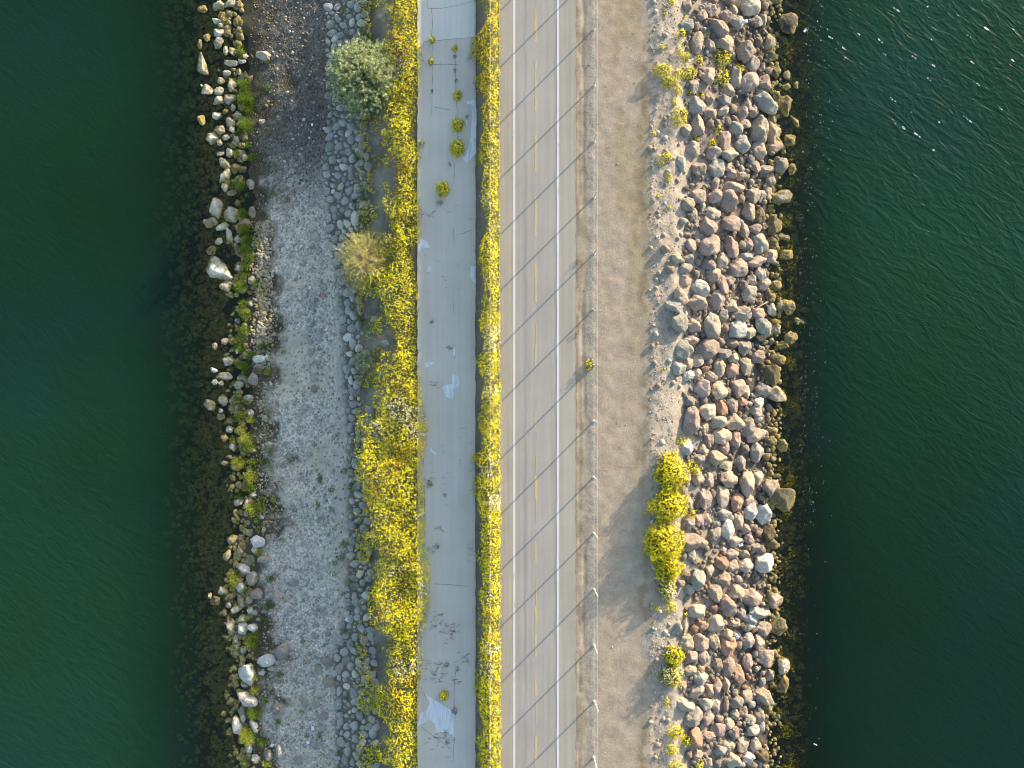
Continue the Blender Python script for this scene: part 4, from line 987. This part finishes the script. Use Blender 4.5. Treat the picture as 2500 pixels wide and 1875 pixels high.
for px, py, w, h, t in SHOREP:
    gr = SUCL if t == 'l' else (SUCD if t == 'd' else SUC)
    w_ = {'l': 'yellowish', 'd': 'dark', '': 'green'}[t]
    small_plant(px, py, w * 1.2, h * 1.2, gr, PLANTS, f"{size_word((w * h) ** .5, 32, 19)} {w_} marsh plant {'amid shore rocks' if px < 608 else 'at beach edge'}", group='green plants along the calm shore', leafn=1500, leafl=(0.03, 0.08))
TUFT = boxes(LC, "1320 820 50 90;1410 920 60 50;1300 1050 50 70;1410 1085 40 50;1310 1175 40 50;1105 1090 40 40;1435 1250 35 35;1385 1295 40 40;1520 1375 60 70;1500 1490 80 70;1440 1540 50 50;1600 900 80 110;1465 455 40 40;1520 760 60 60;1000 1340 70 50;1600 510 50 50;1640 1210 70 60") + \
    boxes(LA, "1640 1320 80 130;1530 90 60 70;1560 280 60 60;1740 330 60 60;1680 1580 70 60;890 1130 50 40") + boxes(LB, "1680 80 80 80;1600 120 50 90;1700 270 100 90;920 50 60 50;1010 1380 50 50;1670 1110 80 90;1610 1400 60 60") + \
    boxes(LD, "1440 30 50 40;1510 190 60 40;1600 110 60 140;1380 600 40 40;1535 1060 60 50;1210 1385 50 50;1315 1385 50 60;1165 1185 50 50;1060 740 50 50;1530 510 40 50;1640 440 60 60;1470 1540 50 40;1175 590 40 40;970 1270 50 50")
for px, py, w, h, t in TUFT:
    small_plant(px, py, w, h, SUCD, PLANTS, f"{size_word((w * h) ** .5, 22, 14)} dark weed tuft {'on open beach' if px < 835 else 'by cobbled bank'}", name='weed_tuft', group='weed tufts on the beach', leafn=900)
PLANTS.finish(('the path', 1020))

GT = [((0.10, 0.14, 0.03), 3), ((0.15, 0.19, 0.04), 2)]
for f, txt in ((MA, "365 340 50 60 y;355 520 45 70 y;555 410 50 60 y;556 480 22 30;557 595 18 28;568 685 22 50;580 810 72 90 y;580 1060 110 120 y;575 1255 125 150 y;455 1600 120 130 y;510 1385 22 30;362 770 14 26;660 985 24 26;270 1215 60 60 w"),
               (MB_, "360 1128 22 22;425 120 60 40 w;230 1380 60 60"), (MC, "345 865 50 50;470 965 24 28;405 1395 42 42"), (MD, "485 785 50 50;465 1045 80 90 y;555 1175 50 60;490 1440 34 30;575 820 24 60")):
    for px, py, w, h, t in boxes(f, txt):
        if t: small_plant(px, py, w, h, GT, PFLOW, f"{size_word((w * h) ** .5, 28, 17)} {'yellow' if t == 'y' else 'whitish'} flower clump on concrete path", 'flower_clump', 'flowers', 'flower clumps on the concrete path', flow=YELL if t == 'y' else YELLW, nf=750, leafn=900, zg=PATH_Z)
        else: small_plant(px, py, w, h, SUCD, PFLOW, f"{size_word((w * h) ** .5, 13, 7)} green weed in concrete path", 'weed_tuft', 'weed', 'weeds on the concrete path', leafn=900, zg=PATH_Z)
PFLOW.finish(('the road', 1217))
small_plant(*MB_(1690, 1490), 22, 32, GT, FLOW, 'yellow flowered weed on gravel at foot of a fence post', 'flower_clump', 'flowers', flow=YELL, nf=160, leafn=900, hgt=0.35)
small_plant(*MB_(1586, 625), 8, 16, GT, FLOW, 'tiny weed on the dirt edge of the bike path', 'weed_tuft', 'weed', leafn=700)
small_plant(*MB_(1586, 1215), 8, 24, GT, FLOW, 'thin weed line on the dirt edge of the bike path', 'weed_tuft', 'weed', leafn=500)
for f, txt in ((RA, "560 300 80 100;555 440 70 110;600 490 90 90;405 600 170 120;470 700 150 110;620 620 150 120;710 520 60 120;900 500 190 150;905 660 140 150;1050 580 110 90;775 305 55 60;540 760 60 80;640 780 80 50;730 820 65 60;545 990 140 170;430 1330 110 90;460 1500 60 90;690 1165 60 60;870 1100 80 90;820 1210 90 70;400 400 60 45;600 140 34 34;335 1130 45 26;540 630 90 90;510 860 60 80;870 420 90 60;390 1380 60 50;480 30 60 60;430 110 50 40"),
               (RC, "640 720 110 100;690 770 80 80;560 505 110 60;650 1120 85 90;570 1280 50 60;575 1560 45 45;520 610 60 50"), (RD, "480 290 90 80;600 360 45 60;355 305 60 50;440 1100 45 100;510 1350 150 120;600 1420 100 100;480 1500 110 100;520 1630 150 80;710 1610 80 90;440 330 60 40;550 970 40 50"), (RB, "410 1525 30 26;460 160 30 40;375 60 40 40")):
    for px, py, w, h, t in boxes(f, txt):
        small_plant(px, py, w, h, GT, FLOW, f"{size_word((w * h) ** .5, 34, 19)} yellow flower clump {'on sandy crest' if px < 1680 else 'among boulders'}", 'flower_clump', 'flowers', 'flower clumps along the crest', flow=YELL, nf=330, leafn=500, hgt=0.3 + 0.2 * random.random() if w * h > 500 else 0.2)
# tall flowering shrubs at the crest, one dense hedge-like row
for px, py, w, h, hg, fl, lab in ((*RC(465, 790), 66, 92, 0.78, YELL, 'tall golden flowering shrub, uppermost of the dense row beside the dirt shoulder'), (*RC(450, 1050), 82, 66, 0.78, YELL, 'broad golden flowering shrub, second of the dense row beside the dirt shoulder'),
                                  (*RC(400, 1360), 80, 96, 0.88, YELL, 'widest golden flowering shrub, third of the dense row beside the dirt shoulder'), (*RC(448, 1570), 58, 66, 0.6, YELL, 'greenish flowering shrub ending the dense row beside the dirt shoulder'),
                                  (*RD(440, 150), 38, 50, 0.6, YELLW, 'straggly flowering shrub tailing off below the dense golden row'), (*RD(500, 705), 42, 44, 0.6, YELL, 'round green-yellow shrub above the white flowered one at the crest'), (*RD(475, 870), 48, 50, 0.55, YELLW, 'round shrub with white and yellow flowers at the sandy crest')):
    o = small_plant(px, py, w * 1.18, h * 1.18, GT, Namer(), '', 'flowering_shrub', 'shrub', 'flowering shrubs at the crest', flow=fl, nf=520, leafn=1500, hgt=hg, leafl=(0.06, 0.13))
    o['label'] = lab
FLOW.finish(('the road', 1400))

def bush(name, label, px, py, w, h, hg, branch_col, leafc, nb, nl, twigr, leafl, zg, lean=0.0, group=None):
    W, H = w / PXM / 2, h / PXM / 2
    root = empty(name, (wx(px, zg), wy(py, zg), zg)); tag(root, label, 'bush', group)
    parts = []; tips = []; dirs = []
    for i in range(nb):
        th = random.uniform(0, 2 * math.pi); u = random.uniform(0.05, 1.0); r = math.sqrt(1 - u * u)
        s = random.uniform(0.72, 1.03)
        e = Vector((W * r * math.cos(th), H * r * math.sin(th), hg * (0.12 + 0.88 * u))) * s
        p0 = Vector((e.x * 0.05, e.y * 0.05, 0)); mid = Vector((e.x * 0.42, e.y * 0.42, e.z * 0.72))
        pts = [p0]
        for t in (0.33, 0.66, 1.0):
            q = p0 * (1 - t) ** 2 + mid * 2 * t * (1 - t) + e * t * t
            pts.append(q + Vector((random.gauss(0, .05), random.gauss(0, .05), random.gauss(0, .03))))
        parts.append(tube(pts, twigr * random.uniform(.7, 1.2), 4, False, twigr * 0.3))
        d = (pts[-1] - pts[-2]).normalized()
        for a in range(2, 4):
            for _ in range(2):
                b0 = pts[a] * random.uniform(0.8, 1) + pts[a - 1] * 0.0
                b1 = b0 + (d + Vector((random.gauss(0, .5), random.gauss(0, .5), random.gauss(0, .35)))) * random.uniform(.12, .32)
                parts.append(tube([b0, b1], twigr * 0.35, 3, False, twigr * 0.15)); tips.append(b1); dirs.append(d)
        tips.append(pts[-1]); dirs.append(d); tips.append((pts[-1] + pts[-2]) / 2); dirs.append(d)
    V, F = join(parts)
    link('branches', py_mesh('branches', V, F, flat_material(name + '_bark', branch_col, 0.9, 0.2)), root)
    T = np.array([tuple(t) for t in tips]); Dd = np.array([tuple(t) for t in dirs])
    k = rng.choice(len(T), nl); P = T[k] + rng.normal(size=(nl, 3)) * 0.035
    P[:, 2] = np.maximum(P[:, 2], 0.02)
    D = Dd[k] + rng.normal(size=(nl, 3)) * 0.5; D[:, 2] += 0.15; D /= np.linalg.norm(D, axis=1)[:, None]
    clump = 1 + 0.25 * rng.normal(size=len(T))[k][:, None]
    V, F, Cc = leaves(P, D, rng.uniform(*leafl, nl), rng.uniform(0.018, 0.036, nl), cmix(nl, leafc) * np.clip(clump, .55, 1.5))
    link('foliage', np_mesh('foliage', V, F, Cc, False, M_LEAF), root)
    return root
g1 = [((0.48, 0.58, 0.34), 3), ((0.64, 0.68, 0.40), 3), ((0.20, 0.27, 0.15), 2), ((0.50, 0.50, 0.22), 1.5)]
bush('saltbush', 'large rounded grey-green saltbush between the cobbled bank and flowers', 893, 200, 168, 188, 2.0, (0.2, 0.17, 0.12), g1, 520, 80000, 0.012, (0.04, 0.11), -1.2)
g2 = [((0.62, 0.58, 0.15), 3), ((0.46, 0.46, 0.12), 2), ((0.64, 0.57, 0.26), 1)]
bush('twiggy_bush', 'yellow-green bush with pale bare radiating twigs above the cobbled bank', 892, 640, 124, 150, 1.9, (0.60, 0.52, 0.38), g2, 300, 15000, 0.016, (0.04, 0.10), -1.25)
g3 = [((0.34, 0.42, 0.28), 3), ((0.2, 0.28, 0.15), 2)]
bush('saltbush', 'small pale grey-green bush on the bank below the twiggy bush', 898, 884, 56, 62, 0.55, (0.2, 0.17, 0.12), g3, 80, 5200, 0.006, (0.03, 0.06), -1.0)

# dry grass along the flower strip and thin grass on the bank
def grass_mass(name, label, fld, n, cols, L):
    px, py = fld(n); gx, gy, gz = onground_a(px, py)
    gz = np.where((px > 1019) & (px < 1161), PATH_Z, gz)
    V, F, Cc = leaves(np.stack([gx, gy, gz], -1), up_dirs(n, 0.9), rng.uniform(*L, n), rng.uniform(0.006, 0.014, n), cmix(n, cols))
    return tag(link(name, np_mesh(name, V, F, Cc, False, M_LEAF)), kind='stuff', label=label)
grass_mass('dry_grass', 'dry grey-brown grass between the concrete path and the flower strip', lambda n: (rng.normal(1169, 6, n), rng.uniform(-30, 1900, n)), 9000, [((0.28, 0.23, 0.16), 3), ((0.20, 0.17, 0.12), 2), ((0.15, 0.16, 0.06), 1)], (0.08, 0.25))
def bankf(n):
    py = rng.uniform(-20, 1890, n); px = np.where(rng.random(n) < .5, 862 + np.abs(rng.normal(0, 1, n)) * 42, rng.normal(922, 22, n))
    k = fbm(px / 38, py / 38, 81, 3) > 0.5
    return px[k][:int(n)], py[k][:int(n)]
_p, _q = bankf(60000)
grass_mass('bank_grass', 'thin green grass growing between stones of the cobbled bank', lambda n: (_p, _q), len(_p), [((0.08, 0.12, 0.03), 3), ((0.16, 0.16, 0.07), 2)], (0.05, 0.14))
def weeds_edge(n):
    return np.where(rng.random(n) < .5, rng.normal(1407.5, 1.0, n), rng.normal(1583, 12, n)), rng.uniform(-20, 1890, n)
grass_mass('shoulder_grass', 'sparse dry grass blades along edges of the dirt shoulder', weeds_edge, 2600, [((0.36, 0.29, 0.15), 3), ((0.26, 0.22, 0.10), 2)], (0.03, 0.10))

# seaweed on and off the riprap foot
Vs = []; Fs = []; Cs = []; n0 = 0
for _ in range(330):
    py = random.uniform(-20, 1890); off = 10 if py < 450 else 0
    px = random.gauss(1930 + off + 18 * math.sin(py / 140), 28)
    s = random.uniform(0.12, 0.42); x, y = wx(px, WATER_Z), wy(py, WATER_Z); n = int(420 * s)
    P = np.stack([x + rng.normal(0, s * .45, n), y + rng.normal(0, s * .45, n), WATER_Z + rng.uniform(-0.07, 0.02 if px < 1935 else -0.01, n)], -1)
    D = rng.normal(size=(n, 3)); D[:, 2] *= .15; D /= np.linalg.norm(D, axis=1)[:, None]
    v, f, c = leaves(P, D, rng.uniform(.04, .12, n), rng.uniform(.02, .05, n), cmix(n, [((0.34, 0.31, 0.03), 3), ((0.16, 0.16, 0.02), 4), ((0.46, 0.38, 0.06), 2), ((0.12, 0.06, 0.02), 1)]))
    Vs.append(v); Fs.append(f + n0); Cs.append(c); n0 += len(v)
for _ in range(90):
    py = random.uniform(-20, 1890); px = random.gauss(462 + (py - 900) * 0.03, 14)
    s = random.uniform(0.12, 0.4); x, y = wx(px, WATER_Z), wy(py, WATER_Z); n = int(200 * s)
    P = np.stack([x + rng.normal(0, s * .45, n), y + rng.normal(0, s * .45, n), WATER_Z - rng.uniform(0.03, 0.1, n)], -1)
    D = rng.normal(size=(n, 3)); D[:, 2] *= .15; D /= np.linalg.norm(D, axis=1)[:, None]
    v, f, c = leaves(P, D, rng.uniform(.05, .12, n), rng.uniform(.03, .07, n), cmix(n, [((0.13, 0.13, 0.015), 3), ((0.08, 0.09, 0.015), 3)]))
    Vs.append(v); Fs.append(f + n0); Cs.append(c); n0 += len(v)
tag(link('seaweed', np_mesh('seaweed', np.concatenate(Vs), np.concatenate(Fs), np.concatenate(Cs), False, M_LEAF)), kind='stuff', label='yellow-olive rockweed fringing the stones at both waterlines')

# white flecks modelled to imitate sun sparkle on the choppy side
M_GLINT = flat_material('glints', (0.85, 0.87, 0.88), 0.5, 0.05)
Vs = []; n0 = 0; P = []; R = []
for _ in range(330):
    py = random.uniform(-10, 1300) if random.random() < .8 else random.uniform(0, 1880)
    px = 1950 + abs(random.gauss(0, 34)) + (15 if py < 500 else 0)
    P.append((wx(px, WATER_Z), wy(py, WATER_Z), WATER_Z + 0.012)); R.append(random.uniform(0.008, 0.022))
for f, cx, cy, m in [((1900, 0), 1075, 95, 9), ((1900, 0), 585, 432, 8), ((1900, 0), 918, 368, 6), ((1900, 0), 1215, 512, 5), ((1900, 0), 1745, 562, 8), ((1900, 0), 2110, 545, 7), ((1900, 0), 1130, 1155, 7), ((1900, 0), 1240, 1208, 7), ((1900, 0), 1710, 1080, 7), ((1900, 0), 2005, 980, 4), ((1900, 0), 1035, 898, 3),
                       ((1900, 0), 1730, 335, 3), ((1900, 0), 1810, 770, 2), ((1900, 0), 1445, 1097, 2), ((1900, 0), 960, 492, 2), ((1900, 0), 1355, 68, 2), ((1900, 0), 1405, 598, 3), ((1900, 0), 720, 305, 3), ((1900, 0), 470, 340, 6), ((1900, 0), 1395, 1350, 2), ((1900, 0), 1350, 705, 2), ((1900, 0), 1188, 1003, 2)]:
    for _ in range(m):
        t = random.gauss(0, 1); px = f[0] + (cx + t * 12) / 3.687 + random.gauss(0, .5); py = f[1] + (cy + t * 9) / 3.687 + random.gauss(0, .5)
        P.append((wx(px, WATER_Z), wy(py, WATER_Z), WATER_Z + 0.012)); R.append(random.uniform(0.015, 0.045))
P = np.array(P); R = np.array(R)
V, F, Cc = blossoms(P, np.tile((0, 0, 1.0), (len(P), 1)), R, np.ones((len(P), 3)))
tag(link('glints', np_mesh('glints', V, F, None, False, M_GLINT)), kind='stuff', label='white flecks imitating sun sparkle on the choppy water')

# ------------------------------------------------------------------ fences
def fence(name, label, px, ys, zg, h, n_wires, group=None):
    root = empty(name, (wx(px), wy(ys[len(ys) // 2]), zg)); tag(root, label, 'fence')
    X = wx(px); o0 = root.location
    V, F = join([tube([(0, 0, 0), (0, 0, h)], 0.042, 12), tube([(0, 0, h), (0, 0, h + 0.02)], 0.05, 12)])
    pm = py_mesh('post', V, F, M_GALV)
    Vf, Ff = tube([(0, 0, -0.02), (0, 0, 0.03), (0, 0, 0.05)], 0.09, 12, True, 0.06)
    fm = py_mesh('footing', Vf, Ff, M_CONCRETE)
    for y in ys:
        p = link('post', pm, root); p.location = Vector((X + random.gauss(0, .012), wy(y), zg)) - o0
        p.rotation_euler = (random.gauss(0, .012), random.gauss(0, .012), 0)
        q = link('footing', fm, p)
    for k in range(n_wires):
        z = h * (0.97 - 0.3 * k)
        pts = []
        Y0, Y1 = wy(ys[0]) , wy(ys[-1]); nseg = (len(ys) - 1) * 4
        for i in range(nseg + 1):
            y = Y0 + (Y1 - Y0) * i / nseg; sag = 0.02 * math.sin(math.pi * (i % 4) / 4)
            pts.append(Vector((X + (0.045 if k % 2 else 0.0) - (0.02 if k == 2 else 0), y, zg + z - sag)) - o0)
        V, F = tube(pts, 0.006 if n_wires > 1 else 0.010, 6)
        link('wire', py_mesh('wire', V, F, M_WIRE), root)
    return root
fence('wire_fence', 'fence of slim galvanised posts and wires along the dirt shoulder', 1450, [72 + 136.7 * k for k in range(-2, 17)], 0.0, 1.42, 3)
fence('cable_fence', 'fence of galvanised posts and one cable standing in the flower strip', 1196.5, [1121 + 136.7 * k for k in range(-10, 8)], -0.12, 1.25, 1)

# ------------------------------------------------------------------ driftwood, litter
def stick(f, x0, y0, x1, y1, r, label, dz=0.06):
    a = onground(*f(x0, y0), dz); b = onground(*f(x1, y1), dz); m = (a + b) / 2 + Vector((0.03, 0.03, 0.02))
    o = a.copy(); V, F = tube([a - o, m - o, b - o], r, 7, True, r * 0.6)
    s = link('driftwood_stick', py_mesh('driftwood_stick', V, F, M_WOOD, True)); s.location = o
    tag(s, label, 'stick')
stick(RB, 1150, 1040, 1300, 955, 0.035, 'bare tan stick wedged across boulders low on the riprap', 0.55)
stick(LD, 1050, 780, 1150, 700, 0.02, 'thin pale stick lying on the beach near a bright white rock')
stick(LD, 775, 105, 790, 35, 0.02, 'short pale stick beside a grey shore rock')
stick(LD, 1435, 1050, 1450, 1005, 0.018, 'short brown stick between grey cobbles on the beach')
parts = []
for _ in range(260):
    px, py = random.gauss(853, 7), random.uniform(1080, 1330) if random.random() < .7 else random.uniform(1330, 1420)
    g = onground(px, py, 0.03); t = random.gauss(1.5, 0.6); l = random.uniform(.1, .6)
    parts.append(tube([g, g + Vector((l * math.cos(t), l * math.sin(t), random.uniform(0, .06)))], random.uniform(.005, .014), 4, False))
for _ in range(120):
    px, py = random.gauss(872, 7), random.uniform(280, 420) if random.random() < .5 else random.uniform(780, 900)
    g = onground(px, py, 0.03); t = random.gauss(1.5, 0.5); l = random.uniform(.1, .5)
    parts.append(tube([g, g + Vector((l * math.cos(t), l * math.sin(t), random.uniform(0, .06)))], random.uniform(.005, .012), 4, False))
V, F = join(parts)
tag(link('twigs', py_mesh('twigs', V, F, M_WOOD)), kind='stuff', label='washed up brown twigs along the foot of the cobbled bank')

def scrap(f, cx, cy, w, h, mat, label, dz=0.03, name='litter_scrap', cat='litter', zfix=None):
    px, py = f(cx, cy); g = onground(px, py, dz)
    if zfix is not None: g = Vector((wx(px, zfix), wy(py, zfix), zfix))
    a, b = w / 3.457 / PXM / 2, h / 3.457 / PXM / 2; n = 5; V = []
    for top in (1, 0):
        for i in range(n):
            for j in range(n):
                u, v = i / (n - 1) * 2 - 1, j / (n - 1) * 2 - 1
                e = random.uniform(0.82, 1.05) if abs(u) == 1 or abs(v) == 1 else 1
                V.append((u * a * e, v * b * e, random.uniform(0, min(a, b) * 0.7) + top * 0.006))
    for i in range(n * n): V[n * n + i] = (V[i][0], V[i][1], V[i][2] - 0.006)
    F = []
    for i in range(n - 1):
        for j in range(n - 1):
            q = i * n + j; F.append((q, q + n, q + n + 1, q + 1)); F.append((q + n * n, q + 1 + n * n, q + n + 1 + n * n, q + n + n * n))
    o = link(name, py_mesh(name, V, F, mat)); o.location = g; o.rotation_euler[2] = random.uniform(0, 3)
    return tag(o, label, cat)
scrap(LD, 1548, 405, 40, 34, M_PAPER, 'crumpled white carton at the foot of the cobbled bank')
scrap(LD, 1578, 390, 24, 24, M_PAPER, 'white paper scrap touching the crumpled carton')
scrap(LD, 850, 262, 18, 18, M_PAPER, 'small white scrap between grey shore rocks')
scrap(LD, 1215, 1447, 32, 28, M_PAPER, 'white plastic piece beside a grey cobble on the beach')
scrap(LD, 1255, 1325, 40, 24, M_PAPER, 'torn white paper on the lower beach near tan cobbles')
scrap(LD, 912, 1472, 30, 28, M_PAPER, 'crumpled white paper beside a long grey stone')
scrap(LD, 1037, 472, 18, 18, M_PAPER, 'round white scrap on open beach above the pale stick')
scrap(LD, 1594, 225, 20, 18, M_PAPER, 'white scrap in green weeds under the cobbled bank')
scrap(LB, 610, 1110, 22, 24, M_BLUE, 'bright blue scrap floating by the green shore plants', 0.0, zfix=WATER_Z + 0.03)
scrap(LB, 868, 1415, 28, 28, M_PAPER, 'bluish white scrap beside a white rock at the beach edge')
scrap(LB, 1230, 835, 26, 20, M_PAPER, 'white scrap among grey cobbles on the upper beach')
scrap(LB, 1320, 910, 18, 18, M_RED, 'small red scrap among grey cobbles')
scrap(LC, 1502, 1145, 20, 18, M_PAPER, 'white scrap beside the washed up twigs')
scrap(LA, 320, 720, 22, 14, M_PAPER, 'white scrap floating below the long white rock', 0.0, zfix=WATER_Z + 0.02)
scrap(LA, 1350, 1080, 16, 24, M_PAPER, 'oval white scrap on the dark shingle')
scrap(LA, 1250, 1050, 26, 20, M_PAPER, 'white shell-like scrap on the dark shingle')
scrap(RA, 1100, 178, 55, 34, M_PAPER, 'crumpled white bag caught between high riprap boulders', 0.45)
scrap(RC, 932, 1418, 34, 20, M_PAPER, 'white cup piece wedged between riprap boulders', 0.4)
scrap(RC, 1068, 1385, 24, 40, M_PAPER, 'pale bag scrap wedged low in the riprap', 0.4)
scrap(RA, 1610, 258, 22, 34, M_PAPER, 'white float scrap on the choppy water beside a dark rock', 0, zfix=WATER_Z + 0.03)
scrap(RD, 1040, 545, 50, 60, flat_material('plastic_sheet', (0.35, 0.37, 0.45), 0.4, 0.2), 'greyish plastic sheet caught between riprap boulders', 0.35)
# drifting bottle off the riprap
bz = WATER_Z + 0.02
bp = empty('bottle', (wx(RD(1695, 1462)[0], bz), wy(RD(1695, 1462)[1], bz), bz)); tag(bp, 'clear bottle with dark cap drifting off the riprap', 'bottle'); bp.rotation_euler[2] = math.radians(-25)
V, F = tube([(-0.11, 0, 0), (-0.1, 0, 0), (0.03, 0, 0), (0.07, 0, 0), (0.1, 0, 0)], 0.034, 12); link('body', py_mesh('body', V, F, flat_material('bottle_plastic', (0.35, 0.45, 0.42), 0.25, 0.1)), bp)
V, F = tube([(0.1, 0, 0), (0.135, 0, 0)], 0.022, 12); link('cap', py_mesh('cap', V, F, flat_material('bottle_cap', (0.03, 0.03, 0.02), 0.4, 0.1)), bp)
